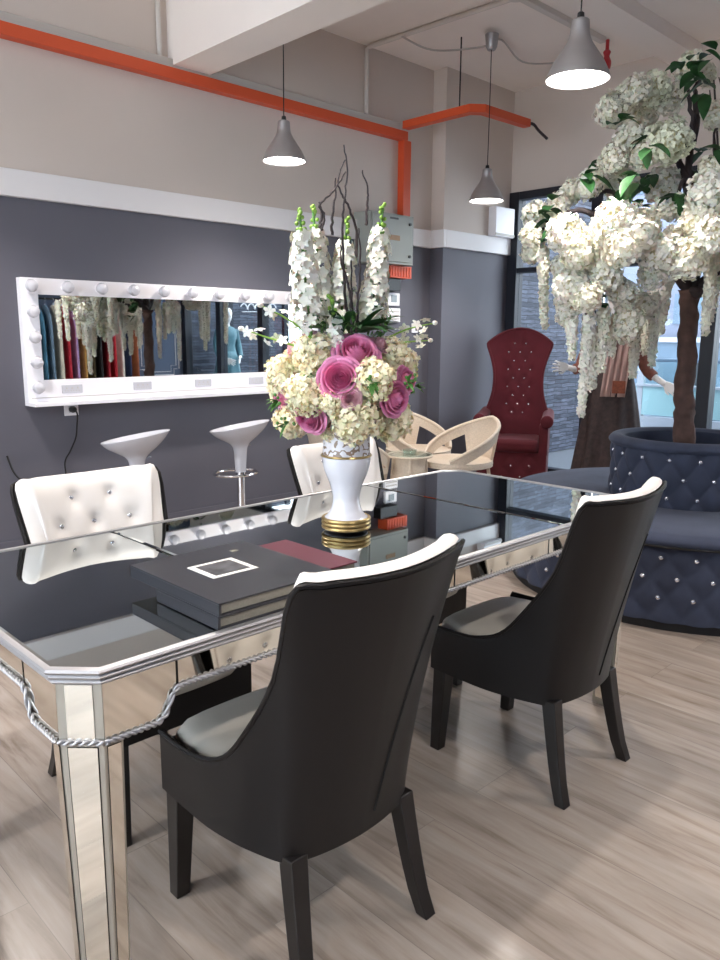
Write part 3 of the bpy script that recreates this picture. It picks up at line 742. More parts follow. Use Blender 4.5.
TWIGS=[[(1.517,1.600,1.339),(1.501,1.600,1.435),(1.489,1.600,1.554),(1.486,1.600,1.633),(1.496,1.600,1.711),(1.504,1.600,1.776),(1.492,1.600,1.838)],[(1.477,1.550,1.339),(1.473,1.550,1.419),(1.458,1.550,1.484),(1.436,1.550,1.529),(1.436,1.550,1.573)],[(1.521,1.580,1.340),(1.528,1.580,1.435),(1.535,1.580,1.538),(1.530,1.580,1.627)],[(1.635,1.700,1.552),(1.639,1.700,1.629),(1.610,1.700,1.696),(1.578,1.700,1.733),(1.563,1.700,1.772),(1.590,1.700,1.830)],[(1.466,1.660,1.623),(1.474,1.660,1.663),(1.459,1.660,1.688),(1.511,1.660,1.733),(1.556,1.660,1.787)],[(1.403,1.600,1.617),(1.413,1.600,1.651),(1.403,1.600,1.683)],[(1.540,1.700,1.620),(1.540,1.700,1.674),(1.551,1.700,1.730),(1.555,1.700,1.776)],[(1.725,1.750,1.670),(1.729,1.750,1.729),(1.732,1.750,1.772),(1.706,1.750,1.826)],[(1.544,1.620,1.353),(1.543,1.620,1.437),(1.539,1.620,1.546)]]
CL=[(3.405,2.099,1.829,0.088),(3.398,2.013,1.734,0.087),(3.429,1.858,1.859,0.101),(3.472,1.777,1.799,0.101),(3.405,1.797,1.737,0.089),(3.580,1.998,1.803,0.079),(3.618,1.706,1.725,0.103),(3.667,1.598,1.703,0.093),(3.820,1.746,1.804,0.076),(3.429,2.059,1.570,0.093),(3.428,1.963,1.525,0.081),(3.469,2.091,1.443,0.063),(3.639,1.889,1.549,0.079),(3.696,1.887,1.406,0.091),(3.509,1.921,1.629,0.082),(3.945,1.948,1.502,0.085),(3.771,1.610,1.870,0.090),(3.705,1.508,1.797,0.093),(3.487,2.156,1.679,0.058),(3.581,2.381,1.783,0.067),(3.582,2.379,1.949,0.078),(3.726,2.341,2.011,0.074),(3.939,2.175,2.500,0.099),(3.988,2.084,2.579,0.087),(4.119,2.047,2.608,0.095),(4.243,2.021,2.578,0.085),(3.989,2.083,2.341,0.104),(3.933,1.973,2.257,0.079),(3.979,1.879,2.306,0.113),(3.861,2.109,2.237,0.079),(3.807,2.207,2.120,0.079),(3.844,2.339,2.096,0.064),(4.063,2.156,2.132,0.101),(4.244,2.020,2.154,0.103),(3.531,2.365,1.848,0.066),(3.468,2.092,1.820,0.084),(3.539,1.865,1.844,0.113),(3.675,1.818,1.866,0.079),(3.995,1.844,1.988,0.079),(3.785,1.576,1.997,0.106),(3.977,1.636,2.134,0.083),(4.284,1.933,2.730,0.073),(4.498,1.943,2.740,0.063),(4.249,1.762,2.452,0.071),(3.872,1.627,1.919,0.076),(3.704,2.375,1.905,0.068),(4.273,2.187,2.514,0.087),(4.132,1.783,1.723,0.070),(3.987,1.611,1.703,0.067),(3.517,2.009,1.696,0.073),(3.786,1.818,1.640,0.076)]
SS=[(3.567,2.311,1.777,0.417),(3.439,2.044,1.418,0.131),(3.488,2.156,1.664,0.146),(3.478,1.976,1.441,0.453),(3.555,1.940,1.467,0.267),(3.676,2.032,1.371,0.280),(3.941,1.957,1.425,0.287),(4.065,1.930,1.583,0.432),(4.227,2.054,1.541,0.331),(4.364,2.000,1.654,0.277),(3.894,1.574,1.750,0.425),(4.090,1.623,1.817,0.392),(3.972,2.116,1.427,0.161)]
TRUNK= [(4.240,1.783,0.794), (4.234,1.798,0.998), (4.232,1.803,1.269), (4.229,1.809,1.481), (4.228,1.812,1.586)]
LV=[(3.557,2.294,1.997),(3.533,2.245,1.907),(3.603,2.327,1.856),(3.516,2.306,1.945),(3.607,2.099,2.122),(3.796,1.999,2.088),(4.007,1.984,2.138),(3.956,1.994,2.034),(3.948,1.983,2.081),(3.855,1.737,2.555),(3.986,1.711,2.512),(3.889,1.706,2.578),(3.874,1.649,2.627),(3.803,1.752,2.613),(3.718,2.006,2.371),(3.884,2.221,2.202),(3.883,2.153,1.646),(3.818,2.251,1.699),(3.895,2.111,1.531),(3.877,1.661,1.732),(3.928,1.645,1.805),(3.843,2.079,1.957),(3.946,1.960,2.343),(4.103,1.719,1.717),(3.791,2.346,1.745),(3.627,2.079,1.814)]
BR=[[(4.228,1.812,1.576),(4.104,1.847,1.684),(3.968,1.901,1.804),(3.822,1.971,1.895),(3.664,2.053,1.935),(3.603,2.158,1.954),(3.569,2.308,1.916)],[(4.228,1.812,1.576),(4.164,1.706,1.580),(4.088,1.627,1.647),(4.014,1.541,1.757)],[(4.228,1.812,1.586),(4.241,1.782,1.792),(4.270,1.842,1.978),(4.298,1.902,2.166),(4.297,1.904,2.318),(4.298,1.901,2.467),(4.284,1.934,2.618)],[(4.262,1.859,2.030),(4.284,1.933,2.219),(4.245,2.017,2.327),(4.098,2.089,2.365),(3.950,2.155,2.376)],[(4.104,1.847,1.684),(4.023,2.016,1.893),(3.973,2.113,2.024),(3.947,2.162,2.103),(3.811,2.198,2.040)],[(4.297,1.904,2.318),(4.352,1.903,2.477),(4.342,1.926,2.604),(4.397,1.924,2.690)],[(4.104,1.847,1.684),(4.217,1.838,1.947),(4.199,1.879,2.150),(4.095,1.867,2.036)]]
# ------------------------------------------------------------------ flowers
def petal_cup(m, c, R, az, open_, wid, axis_T, mi=0):
    # one curved petal on a cup of radius R round the local z axis
    rows = []
    for i in range(5):
        u = i/4; row = []
        for j in range(5):
            v = (j/4-.5)*2
            a = az+v*wid*(1-.25*u*u)*(sin(pi*(.18+.72*u)))**.5
            th = u*open_
            rr = R*(sin(min(th, 1.9))+.0)+.12*R*max(0, u-.8)*5*.6
            z = R*(1-cos(th))*1.0 - R*.75 + R*.08*(1-v*v) - (.10*R if u > .9 else 0)*abs(v)
            row.append(axis_T @ Vector((c[0]+rr*cos(a), c[1]+rr*sin(a), c[2]+z)))
        rows.append(row)
    m.grid(rows, mi)
def rose_mesh():
    m = MB(); ga = 0
    rings = [(.10, .50, 3, 1.5, 0), (.19, .50, 3, 1.25, 0), (.29, .47, 4, 1.05, .02), (.41, .42, 4, 1.0, .04), (.54, .34, 5, .85, .07), (.68, .22, 5, .82, .12), (.83, .06, 6, .72, .20), (.95, -.12, 6, .66, .28)]
    for ring, (R, zt, cnt, wd, curl) in enumerate(rings):
        ga += .5
        for k in range(cnt):
            az = ga+2*pi*k/cnt+random.uniform(-.12, .12); rows = []; jz = random.uniform(-.03, .03)
            for i in range(7):
                u = i/6; row = []
                for j in range(7):
                    v = (j/6-.5)*2
                    r = R*(.35+.65*sin(pi/2*min(1, u*1.35)))*(1.02-.10*(u > .75))+curl*max(0, u-.78)/.22*(1-.3*v*v)
                    r *= 1+.035*v
                    a = az+v*wd*(.55+.45*sin(pi*min(1, u*1.1)*.55))
                    z = -.55+(zt+jz+.55)*u-.16*v*v*u*u-(curl*.45 if u > .99 else 0)
                    row.append((r*cos(a), r*sin(a), z))
                rows.append(row)
            m.grid(rows)
    m.ball((0, 0, -.42), .5, 10, 6)
    return m
def floret(m, p, n, r, mi=0, petals=4, cup=.25):
    n = n.normalized(); a = n.orthogonal().normalized(); a.rotate(Matrix.Rotation(random.uniform(0, 6.28), 3, n)); b = n.cross(a)
    n2 = n
    for k in range(petals):
        t = 2*pi*k/petals; d = a*cos(t)+b*sin(t); e = n2.cross(d)
        w = r*.50 if petals == 4 else r*.36
        m.add([p, p+d*r*.55+e*w+n2*r*cup*.6, p+d*r*1.05+e*w*.45+n2*r*cup*.3, p+d*r*1.05-e*w*.45+n2*r*cup*.3, p+d*r*.55-e*w+n2*r*cup*.6], [(0, 4, 3, 2, 1)], mi)
def hydrangea_mesh(n=110, seed=1, r=.26, squash=.85, tilt=.5):
    random.seed(seed); m = MB()
    m.ball((0, 0, 0), .70, 14, 10, 1, sz=(1, 1, squash))
    for i in range(n):
        z = 1-2*(i+.5)/n; t = i*2.39996; q = sqrt(1-z*z)
        d = Vector((q*cos(t)+random.uniform(-.08, .08), q*sin(t)+random.uniform(-.08, .08), z+random.uniform(-.08, .08))).normalized()
        rad = random.uniform(.80, 1.04)*(1+.12*sin(3.3*d.x+seed)*cos(3.7*d.y+seed*2)+.06*sin(6*d.z+4*d.x))
        p = Vector((d.x, d.y, d.z*squash))*rad
        nn = (d+Vector((random.uniform(-tilt, tilt), random.uniform(-tilt, tilt), random.uniform(-tilt, tilt)))).normalized()
        floret(m, p, nn, r*random.uniform(.8, 1.15))
    return m
def leaf_on(m, p, d, L, w, up=Vector((0, 0, 1)), droop=.3, mi=0):
    d = d.normalized(); e = d.cross(up)
    if e.length < .1: e = d.cross(Vector((1, 0, 0)))
    e.normalize(); n = e.cross(d).normalized()
    rows = []
    for i in range(7):
        u = i/6; ww = w*(sin(pi*min(1, u**.75*1.0)))**.8 if 0 < u < 1 else .0005
        c = p+d*(L*u)-up*(droop*L*u*u)
        rows.append([c+e*ww+n*ww*.35, c, c-e*ww+n*ww*.35])
    m.grid(rows, mi)

GLOB = {}
def shared(name, key, maker, mats, parent, T, angle=180):
    """one mesh per kind of blossom; every blossom is an object of its own"""
    if key not in GLOB:
        o = maker().build(name, mats, parent, angle=angle); GLOB[key] = o.data
    else:
        o = bpy.data.objects.new(name, GLOB[key]); COL.objects.link(o); o.parent = parent
    o.matrix_local = T
    return o
def orient(p, d, s, spin=0):
    q = Vector(d).to_track_quat('Z', 'Y').to_matrix().to_4x4()
    sc = Matrix.Diagonal((s, s, s, 1)) if not isinstance(s, tuple) else Matrix.Diagonal(s+(1,))
    return Matrix.Translation(p) @ q @ Matrix.Rotation(spin, 4, 'Z') @ sc

def vase():
    v = thing('flower_vase', 'white porcelain pedestal vase with gold rings on the mirrored table', 'vase', (1.53, 1.628, .772))
    body = prof([(.060, .001), (.066, .006), (.066, .034), (.058, .042), (.046, .06), (.040, .085), (.041, .105), (.050, .14), (.064, .175), (.0705, .205), (.071, .222)], 5)
    MB().lathe(body, 44).build('body', M['porc'], v, angle=50)
    for z in (.010, .022, .033):
        MB().tube([(.068*cos(2*pi*i/40), .068*sin(2*pi*i/40), z) for i in range(40)], .0062, 8, closed=True).build('gold_ring', M['gold'], v)
    MB().tube([(.072*cos(2*pi*i/40), .072*sin(2*pi*i/40), .222) for i in range(40)], .0035, 8, closed=True).build('gold_ring', M['gold'], v)
    MB().lathe([(.070, .2225), (.069, .24), (.068, .30), (.072, .345), (.07, .35), (.064, .345), (.0, .34)], 40).build('printed_neck', M['print'], v, angle=60)
    c = Vector((1.53, 1.628, 1.195))
    t = thing('flower_arrangement', 'large arrangement of pink roses, cream hydrangeas, white stocks and dark twigs in vase', 'flowers', c)
    MB().ball((0, 0, -.0), .15, 20, 12, sz=(1, 1, .62)).build('moss_ball', M['leaf'], t)
    for i, (x, y, z, r) in enumerate(ROSES):
        p = Vector((x, y, z))-c; d = p.normalized()+Vector((-.12, -.18, .12))
        o = shared('rose', 'rosep' if r < .033 else 'rose', rose_mesh, M['rose_pale'] if r < .033 else M['rose'], t, orient(p-d.normalized()*r*.25, d, r*.98, i))
        if r < .033: o['label'] = 'small pale pink rose'
    extra = []
    random.seed(3)
    for x, y, z, r in HYD: extra.append((Vector((x, y, z))-c, r))
    for i in range(15):
        a = 2*pi*i/15*1.0+.3; e = random.choice((-.45, .0, .45)) if i % 3 else .1
        p = Vector((.195*cos(a)*cos(e), .195*sin(a)*cos(e), .145*sin(e)))
        if p.x*.70+p.y*.71 > -.03: extra.append((p, random.uniform(.05, .062)))
    for i, (p, r) in enumerate(extra):
        d = p.normalized()
        shared('hydrangea', 'h%d' % (i % 2), lambda: hydrangea_mesh(460, 5+i, .13, .9, .85), [M['hydr'], M['core']], t, orient(p-d*r*.3, d, r*1.0, i*2.1))
    for i in range(5):
        a = 2*pi*i/5+1.2; p = Vector((.2*cos(a), .2*sin(a), .03*(-1)**i))
        if p.x*.70+p.y*.71 > 0: shared('rose', 'rose', rose_mesh, M['rose'], t, orient(p, p, .052, i))
    # stock stems: white florets climbing to green buds
    def stock_mesh(path, wide):
        m = MB(); P = smooth([Vector(q)-c for q in path], 10); n = len(P)
        m.tube(P, .0035, 6, 2)
        L = sum((P[i+1]-P[i]).length for i in range(n-1)); d = (P[-1]-P[0]).normalized()
        cnt = int(L/.0042)
        for k in range(cnt):
            f = .20+.72*k/cnt; q = P[int(f*(n-1))]; a = k*2.4
            e1 = d.orthogonal().normalized(); e1.rotate(Matrix.Rotation(a, 3, d)); 
            rr = wide*(1-.62*max(0, f-.25)/.75)*random.uniform(.7, 1.05)
            if f > .84:
                m.ball(q+e1*.010, .0062, 6, 4, 1)
            else:
                fl = q+e1*rr
                floret(m, fl, e1+d*.25, .020*random.uniform(.85, 1.15)*(1-.25*f), 0, 5, .5)
                floret(m, fl-e1*.004, e1+d*random.uniform(-.5, .5), .015, 0, 5, .5)
                if k % 3 == 0: m.tube([q, fl], .0015, 4, 2)
        for k in range(7):
            m.ball(P[-1]+d*(.004*k-.012)+Vector((random.uniform(-.006, .006), random.uniform(-.006, .006), 0)), .006, 6, 4, 1)
        return m
    random.seed(8)
    for i, pth in enumerate(STOCK):
        stock_mesh(pth, .047 if i != 4 else .026).build('stock_stem', [M['petal'], M['bud'], M['fern']], t, angle=180)
    for pth in ([(1.40, 1.60, 1.31), (1.33, 1.62, 1.37), (1.25, 1.66, 1.415)], [(1.39, 1.64, 1.30), (1.31, 1.70, 1.33), (1.26, 1.76, 1.355)], [(1.60, 1.56, 1.32), (1.66, 1.52, 1.355), (1.73, 1.47, 1.375)], [(1.62, 1.58, 1.31), (1.70, 1.55, 1.32), (1.77, 1.52, 1.325)]):
        m = MB(); P = smooth([Vector(q)-c for q in pth], 6)
        m.tube(P, [lerp(.004, .0015, i/(len(P)-1)) for i in range(len(P))], 6, 1)
        d = (P[-1]-P[0]).normalized(); 
        for k in range(9):
            q = P[int((len(P)-1)*k/9)]; e = d.orthogonal().normalized(); e.rotate(Matrix.Rotation(k*2.4, 3, d))
            floret(m, q+e*.012, e+d*.4, .016, 0, 5, .4)
        m.ball(P[-1], .007, 6, 4, 0, sz=(1.6, 1, 1)); m.build('side_spray', [M['petal'], M['bud']], t, angle=180)
    for pth in TWIGS:
        P = smooth([Vector(q)-c for q in pth], 6); n = len(P)
        for q in P[1:]: q += Vector((random.uniform(-.002, .002), random.uniform(-.002, .002), 0))
        MB().tube(P, [lerp(.0046, .0018, i/(n-1)) for i in range(n)], 7).build('twig', M['twig'], t)
    # dark basal leaves and light ferny sprays
    for k in range(40):
        a = 2*pi*k/40+random.uniform(-.2, .2); m = MB()
        p = Vector((.05*cos(a), .05*sin(a), .15)); d = Vector((cos(a), sin(a), random.uniform(.35, 1.6)))
        leaf_on(m, p, d, random.uniform(.11, .16), .017, droop=.35); m.build('leaf', M['leaf'], t)
    for k in range(14):
        a = random.uniform(-1.2, .4) if k < 9 else random.uniform(2.4, 4.2); m = MB()
        p = Vector((.09*cos(a), .09*sin(a), .12)); d = Vector((cos(a)*.5, sin(a)*.5, 1)).normalized()
        L = random.uniform(.07, .11)
        for j in range(12):
            q = p+d*(L*j/12); e = d.orthogonal(); e.rotate(Matrix.Rotation(j*2.4, 3, d)); leaf_on(m, q, e+d*.8, .022, .003, droop=0)
        m.build('fern_spray', M['fern'], t)
    for x, y, z in ((-.25, .0, -.03), (.02, -.22, .02), (.16, -.12, .0), (-.09, -.19, .02), (-.20, .03, -.10), (-.15, -.03, .02)):
        m = MB(); p = Vector((x, y, z)); 
        for j in range(6):
            leaf_on(m, p, Vector((x, y, z))+Vector((random.uniform(-.2, .2), random.uniform(-.2, .2), random.uniform(-.2, .2))), .035, .007, droop=.2)
            m.ball(p+Vector((random.uniform(-.02, .02), random.uniform(-.02, .02), random.uniform(-.02, .02))), .005, 6, 4)
        m.build('green_sprig', M['fern'], t, angle=180)
vase()

# ------------------------------------------------------------------ white blossom tree
TC = Vector((4.25, 1.76, 0))
def tree():
    t = thing('blossom_tree', 'artificial tree with white blossoms rising from the middle of the round blue sofa', 'tree', TC)
    V = lambda p: Vector(p)-TC
    tp = [V((4.272, 1.785, .04))]+[V(p) for p in TRUNK]
    P = smooth(tp, 8); n = len(P)
    m = MB(); rows = []
    for i, q in enumerate(P):
        r = lerp(.058, .043, i/(n-1)) + .0025*sin(i*1.7) + (.02 if i > n-8 else 0)*(i-n+8)/8
        rows.append([q+Vector((r*(1+.12*sin(3*a+i*.8))*cos(a), r*(1+.12*sin(3*a+i*.8))*sin(a), 0)) for a in [2*pi*j/14 for j in range(14)]])
    m.grid(rows, cu=True, caps=True); m.build('trunk', M['bark'], t)
    far = [[(4.25, 1.78, 1.6), (4.5, 1.6, 1.85), (4.8, 1.5, 2.0), (5.05, 1.45, 2.0)], [(4.25, 1.78, 1.6), (4.3, 1.4, 1.9), (4.4, 1.05, 2.1), (4.35, .85, 2.15)], [(4.5, 1.6, 1.85), (4.55, 1.2, 2.05), (4.75, .95, 2.15)], [(4.5, 1.6, 1.85), (4.8, 1.9, 2.1), (4.95, 2.2, 2.15)]]
    for k, b in enumerate(BR+far):
        Q = smooth([V(p) for p in b], 6); n = len(Q); r0 = .034 if k in (0, 1, 2, 7, 8) else .022
        for i in range(1, n): Q[i] += Vector([random.uniform(-.008, .008) for _ in range(3)])
        MB().tube(Q, [lerp(r0, .008, i/(n-1)) for i in range(n)], 9).build('branch', M['twig'], t)
    random.seed(21)
    blos = [(V(c[:3]), c[3]*1.02) for c in CL]
    # the rest of the crown, round the sides the photograph does not show in full
    for k in range(90):
        a = random.uniform(-2.5, 1.35); rad = random.uniform(.45, .95); z = random.uniform(1.75, 2.55)-.25*rad
        if abs((a+pi) % (2*pi)-pi - 2.9) < .5: continue
        q = Vector((rad*cos(a), rad*sin(a), z))+TC
        if math.atan2(q.y, q.x) > radians(20.5): continue
        blos.append((q-TC, random.uniform(.085, .125)))
    blos = [b for b in blos if b[0].z > 1.3][:98]
    mats = ([M['petal'], M['core']], [M['petal2'], M['core']], [M['petal'], M['core']], [M['petal3'], M['core']])
    for i, (p, r) in enumerate(blos):
        hi = p.z > 2.2
        kx = i % 3 if not hi else (1 if i % 4 else 3)
        d = Vector((p.x, p.y, .3*(p.z-1.9)+.15))+Vector((random.uniform(-.3, .3), random.uniform(-.3, .3), random.uniform(-.2, .3)))
        o = shared('blossom_cluster', 't%d' % kx, lambda: hydrangea_mesh(420, 30+kx, .135, .85, .8), mats[kx], t, orient(p, d, (r*random.uniform(.9, 1.1), r*random.uniform(.85, 1.1), r*.95), i))
    # hanging wisteria strands
    def strand(L, w, seed):
        random.seed(seed); m = MB(); n = int(L/.012)
        m.tube([(0, 0, 0), (.004, 0, -L*.5), (0, 0, -L)], .003, 5, 1)
        for k in range(int(n*2.6)):
            f = k/(n*2.6); z = -L*f; a = k*2.4; rr = w*(1-.55*f)*random.uniform(.5, 1)
            d = Vector((cos(a), sin(a), random.uniform(-.5, .3)))
            floret(m, Vector((rr*cos(a), rr*sin(a), z)), d, .025*(1-.2*f)*random.uniform(.7, 1.2), 0, 5, .6)
        return m
    st = [(V(s[:3]), s[3]) for s in SS]
    random.seed(5)
    for k in range(46):
        a = random.uniform(-2.6, 1.2); rad = random.uniform(.4, .95)
        q = Vector((rad*cos(a), rad*sin(a), 0))+TC
        if math.atan2(q.y, q.x) > radians(20.5): continue
        st.append((Vector((rad*cos(a), rad*sin(a), random.uniform(1.65, 1.95))), random.uniform(.3, .62)))
    for i, (p, L) in enumerate(st):
        key = 'ws%.1f%d' % (L, i % 2)
        shared('hanging_strand', key, lambda: strand(round(L, 1) if L > .2 else .2, .024, i), [M['petal'] if i % 2 else M['petal2'], M['fern']], t, Matrix.Translation(p) @ Matrix.Rotation(random.uniform(-.08, .08), 4, 'X'))
    random.seed(9)
    L = [V(p) for p in LV]
    for k in range(30):
        a = random.uniform(0, 6.28); rad = random.uniform(.3, .8); L.append(Vector((rad*cos(a), rad*sin(a), random.uniform(1.7, 2.5))))
    for p in L:
        m = MB()
        for j in range(4):
            leaf_on(m, Vector((random.uniform(-.03, .03), random.uniform(-.03, .03), random.uniform(-.03, .03))), Vector((random.uniform(-1, 1), random.uniform(-1, 1), random.uniform(-.6, .6))), random.uniform(.07, .12), random.uniform(.025, .038), droop=.3)
        m.build('leaf_spray', M['leaf'], t, loc=p)
    # thin bare twigs at the top
    for k in range(8):
        p = V((4.33, 1.72, 2.35)); p = V((4.33, 1.74, 2.1)); q = p+Vector((random.uniform(-.14, .12), random.uniform(-.12, .12), random.uniform(.35, .6)))
        MB().tube(smooth([p, p.lerp(q, .5)+Vector((random.uniform(-.07, .07), random.uniform(-.07, .07), 0)), q], 4), [.006]*5+[.005]*3+[.003], 5).build('twig', M['twig'], t)
tree()

# ------------------------------------------------------------------ round sofa
def tuft_cyl(m, cx, cy, R, z0, z1, du, dv, zoff, amp, sign=1, n=200, nz=22, top_round=0, dents=None):
    rows = []
    for j in range(nz+1):
        z = lerp(z0, z1, j/nz); row = []
        for i in range(n):
            a = 2*pi*i/n; u = a*R/du; v = (z-zoff)/dv
            p_, q_ = (u+v)/2*1.0, (u-v)/2*1.0
            f = (abs(sin(pi*p_))*abs(sin(pi*q_)))
            h = amp*(f**.5-1)
            row.append((cx+(R+sign*h)*cos(a), cy+(R+sign*h)*sin(a), z))
        rows.append(row)
    m.grid(rows, cu=True)
    return rows
def sofa():
    Rs, rb = .97, .41
    t = thing('round_sofa', 'round slate blue velvet sofa with crystal buttons and raised planter ring, at right', 'sofa', (TC.x, TC.y, 0))
    MB().lathe([(Rs-.04, 0.0), (Rs-.04, .05), (Rs-.3, .055)], 80).build('plinth', M['navy_dark'], t)
    nb = 80; du = 2*pi*Rs/nb
    m = MB(); tuft_cyl(m, 0, 0, Rs-.01, .045, .41, du, .095, .16, .022, n=400, nz=36); b = m.build('base', M['navy'], t, angle=180)
    # only whole-number rows: buttons at u+v even
    def buttons(R, nb, zs, parent, parity, ins):
        duu = 2*pi/nb; c = 0
        for k, z in enumerate(zs):
            for i in range(nb):
                if (i+k+parity) % 2: continue
                a = i*duu
                if cos(a-(pi+.39)) < -.25: continue
                # camera-facing part of the ring and the side seen in the vanity mirror
                MB().ball(((R-ins)*cos(a), (R-ins)*sin(a), z), .0125, 8, 6).build('crystal_button', M['crystal'], parent)
    buttons(Rs-.01, nb, [.16, .255, .35], b, 0, .010)
    m = MB(); m.lathe(prof([(Rs-.012, .405), (Rs+.012, .415), (Rs+.018, .435), (Rs-.005, .458), (Rs-.06, .470), (Rs-.3, .476), (rb+.02, .468), (rb-.02, .46)], 4), 96, caps=False); m.build('seat_cushion', M['navy'], t, angle=180)
    MB().tube([((Rs+.006)*cos(2*pi*i/96), (Rs+.006)*sin(2*pi*i/96), .408) for i in range(96)], .006, 6, closed=True).build('piping', M['navy_dark'], t)
    nb2 = 34; du2 = 2*pi*rb/nb2
    m = MB(); tuft_cyl(m, 0, 0, rb, .46, .755, du2, .10, .515, .020, n=306, nz=30); 
    m.lathe(prof([(rb, .755), (rb+.012, .775), (rb-.005, .80), (rb-.035, .808), (rb-.065, .795), (rb-.075, .765), (rb-.075, .56)], 4), 96, caps=False)
    r = m.build('backrest_ring', M['navy'], t, angle=180)
    buttons(rb, nb2, [.515, .615, .715], r, 0, .016)
    MB().lathe([(.0, .55), (rb-.074, .55), (rb-.074, .56), (.0, .561)], 60).build('planter_floor', M['navy_dark'], t)
sofa()

# ------------------------------------------------------------------ maroon throne
def throne():
    # seat faces local -y; origin at the middle of the front edge
    t = thing('throne_chair', 'tall maroon velvet throne chair with crystal buttons by the grey pillar', 'chair', (5.80, 3.99, 0), -pi/2+radians(30)+pi*0)
    W, Dp = .62, .56
    def tuftb(w, z0, z1, y, du, dv, zo):
        rows = []
        for j in range(19):
            z = lerp(z0, z1, j/18); row = []
            for i in range(33):
                x = lerp(-w/2, w/2, i/32); u = x/du; v = (z-zo)/dv
                f = abs(sin(pi*(u+v)/2))*abs(sin(pi*(u-v)/2))
                row.append((x, y-.012*(f**.5), z))
            rows.append(row)
        return rows
    m = MB(); m.box(-W/2, W/2, .012, Dp, .03, .30); m.grid(tuftb(W, .03, .30, .012, .083, .10, .08)); b = m.build('base', M['maroon'], t, bevel=0, angle=30)
    for k, z in enumerate((.08, .18)):
        for i in range(-3, 4):
            if (i+k) % 2: MB().ball((i*.083, .006, z), .009, 8, 6).build('crystal_button', M['crystal'], b)
    MB().box(-W/2+.01, W/2-.01, .03, Dp-.02, 0, .03).build('plinth', M['navy_dark'], t, smooth=False)
    MB().box(-W/2+.07, W/2-.07, -.02, Dp-.1, .30, .42).build('seat_cushion', M['maroon'], t, bevel=.04)
    for s in (-1, 1):
        x = s*(W/2-.035)
        m = MB(); m.box(x-.04, x+.04, .01, Dp-.04, .28, .56)
        m.tube([(x+s*.025, .0, .585), (x+s*.025, .2, .59), (x+s*.02, Dp-.06, .62)], [.058, .056, .05], 16)
        m.build('armrest', M['maroon'], t, bevel=.01)
        MB().lathe([(.05, 0), (.052, .006), (.03, .012), (.0, .014)], 18, T=Matrix.Translation((x+s*.025, 0, .585)) @ Matrix.Rotation(pi/2, 4, 'X')).build('arm_scroll', M['maroon'], t)
    # hourglass back, wrapped forward at the wings
    hw = [(.30, .29), (.42, .30), (.55, .305), (.66, .275), (.78, .238), (.90, .222), (1.02, .228), (1.14, .258), (1.24, .295), (1.27, .298)]
    N = 24; rows = []; zs = [lerp(.30, 1.27, j/30) for j in range(31)]
    hwS = [(z, interp([(a, b) for a, b in [(v[0], v[1]) for v in spline(hw, 4)]], z)) for z in zs]
    but = []
    for k in range(9):
        z = .62+.081*k
        for i in ((-1, 1) if k % 2 == 0 else (-2, 0, 2)): but.append((i*.052, z))
    def yb(x, z, w): 
        e = abs(x)/w
        return Dp-.06+.10*(z-.3) - .11*e**3 
    front = []; back = []
    def row_at(z, w, zt=None):
        rf = []; rb_ = []
        for i in range(N+1):
            x = lerp(-w, w, i/N); y = yb(x, z, w)
            d = sum(.016*exp(-((x-a)**2+(z-c)**2)/.0004)+.006*exp(-((x-a)**2+(z-c)**2)/.002) for a, c in but)
            zz = z if zt is None else z+zt*(1-(x/w)**2)
            e = 1-(abs(x)/w)**6
            rf.append((x, y-.045*e-.02+d, zz)); rb_.append((x, y+.035, zz))
        return rf, rb_
    for z, w in hwS:
        a, b_ = row_at(z, w); front.append(a); back.append(b_)
    for k in range(1, 7):
        a, b_ = row_at(1.27, .298, .135*k/6); front.append(a); back.append(b_)
    m = MB()
    n = len(front)
    ring = [front[j]+back[j][::-1] for j in range(n)]
    m.grid(ring, cu=True, caps=True)
    bk = m.build('tall_back', M['maroon'], t, angle=70)
    for a, c in but: MB().ball((a, yb(a, c, .26)-.054, c), .009, 8, 6).build('crystal_button', M['crystal'], bk)
    edge = [r[0] for r in front]+[p for p in front[-1][1:-1]]+[r[-1] for r in front[::-1]]
    MB().tube([Vector(p)+Vector((0, .01, 0)) for p in edge], .014, 8).build('piped_edge', M['maroon'], t)
throne()

# ------------------------------------------------------------------ bar stools
def stool():
    t = thing('bar_stool', 'white plastic bar stool under the vanity mirror, behind the left white chair', 'stool', (2.16, 4.08, .032), 0, 'white bar stools under the vanity mirror')
    MB().lathe(prof([(.20, -.032), (.20, .008), (.18, .016), (.06, .03), (.03, .045), (.028, .06)], 4), 40).build('base', M['chrome'], t)
    MB().lathe([(.026, .05), (.026, .5)], 20).build('column', M['chrome'], t)
    ring = [(.15*cos(a)-.04, .12*sin(a), .415) for a in [2*pi*i/30 for i in range(30)]]
    f = MB().tube(ring, .008, 8, closed=True); f.tube([(-.02, 0, .415), (.03, 0, .415)], .01, 8); f.lathe([(.032, .395), (.032, .435)], 20); f.build('footrest', M['chrome'], t)
    rows = []
    A = 40
    for r, z, k in spline([(.036, .42, 0), (.038, .46, 0), (.042, .52, 0), (.048, .575, 0.05), (.07, .61, .15), (.12, .645, .4), (.165, .68, .75), (.195, .715, 1.0), (.198, .722, 1.0), (.192, .722, 1.0), (.16, .692, .8), (.11, .668, .5), (.05, .655, .2), (.0, .652, 0)], 3):
        rows.append([(max(r, 0)*cos(2*pi*i/A), max(r, 0)*sin(2*pi*i/A)*.93, z+k*.034*cos(2*pi*i/A+.77)) for i in range(A)])
    MB().grid(rows, cu=True).build('seat_shell', M['whitep'], t, angle=180)
    MB().tube([(.03, .02, .60), (.09, .05, .585), (.13, .07, .58)], .005, 6).build('height_lever', M['chrome'], t)
    return t
s0 = stool(); 
dup(s0, (2.92, 4.12, .032), 0, 'white plastic bar stool with its chrome column showing, left of the bouquet')

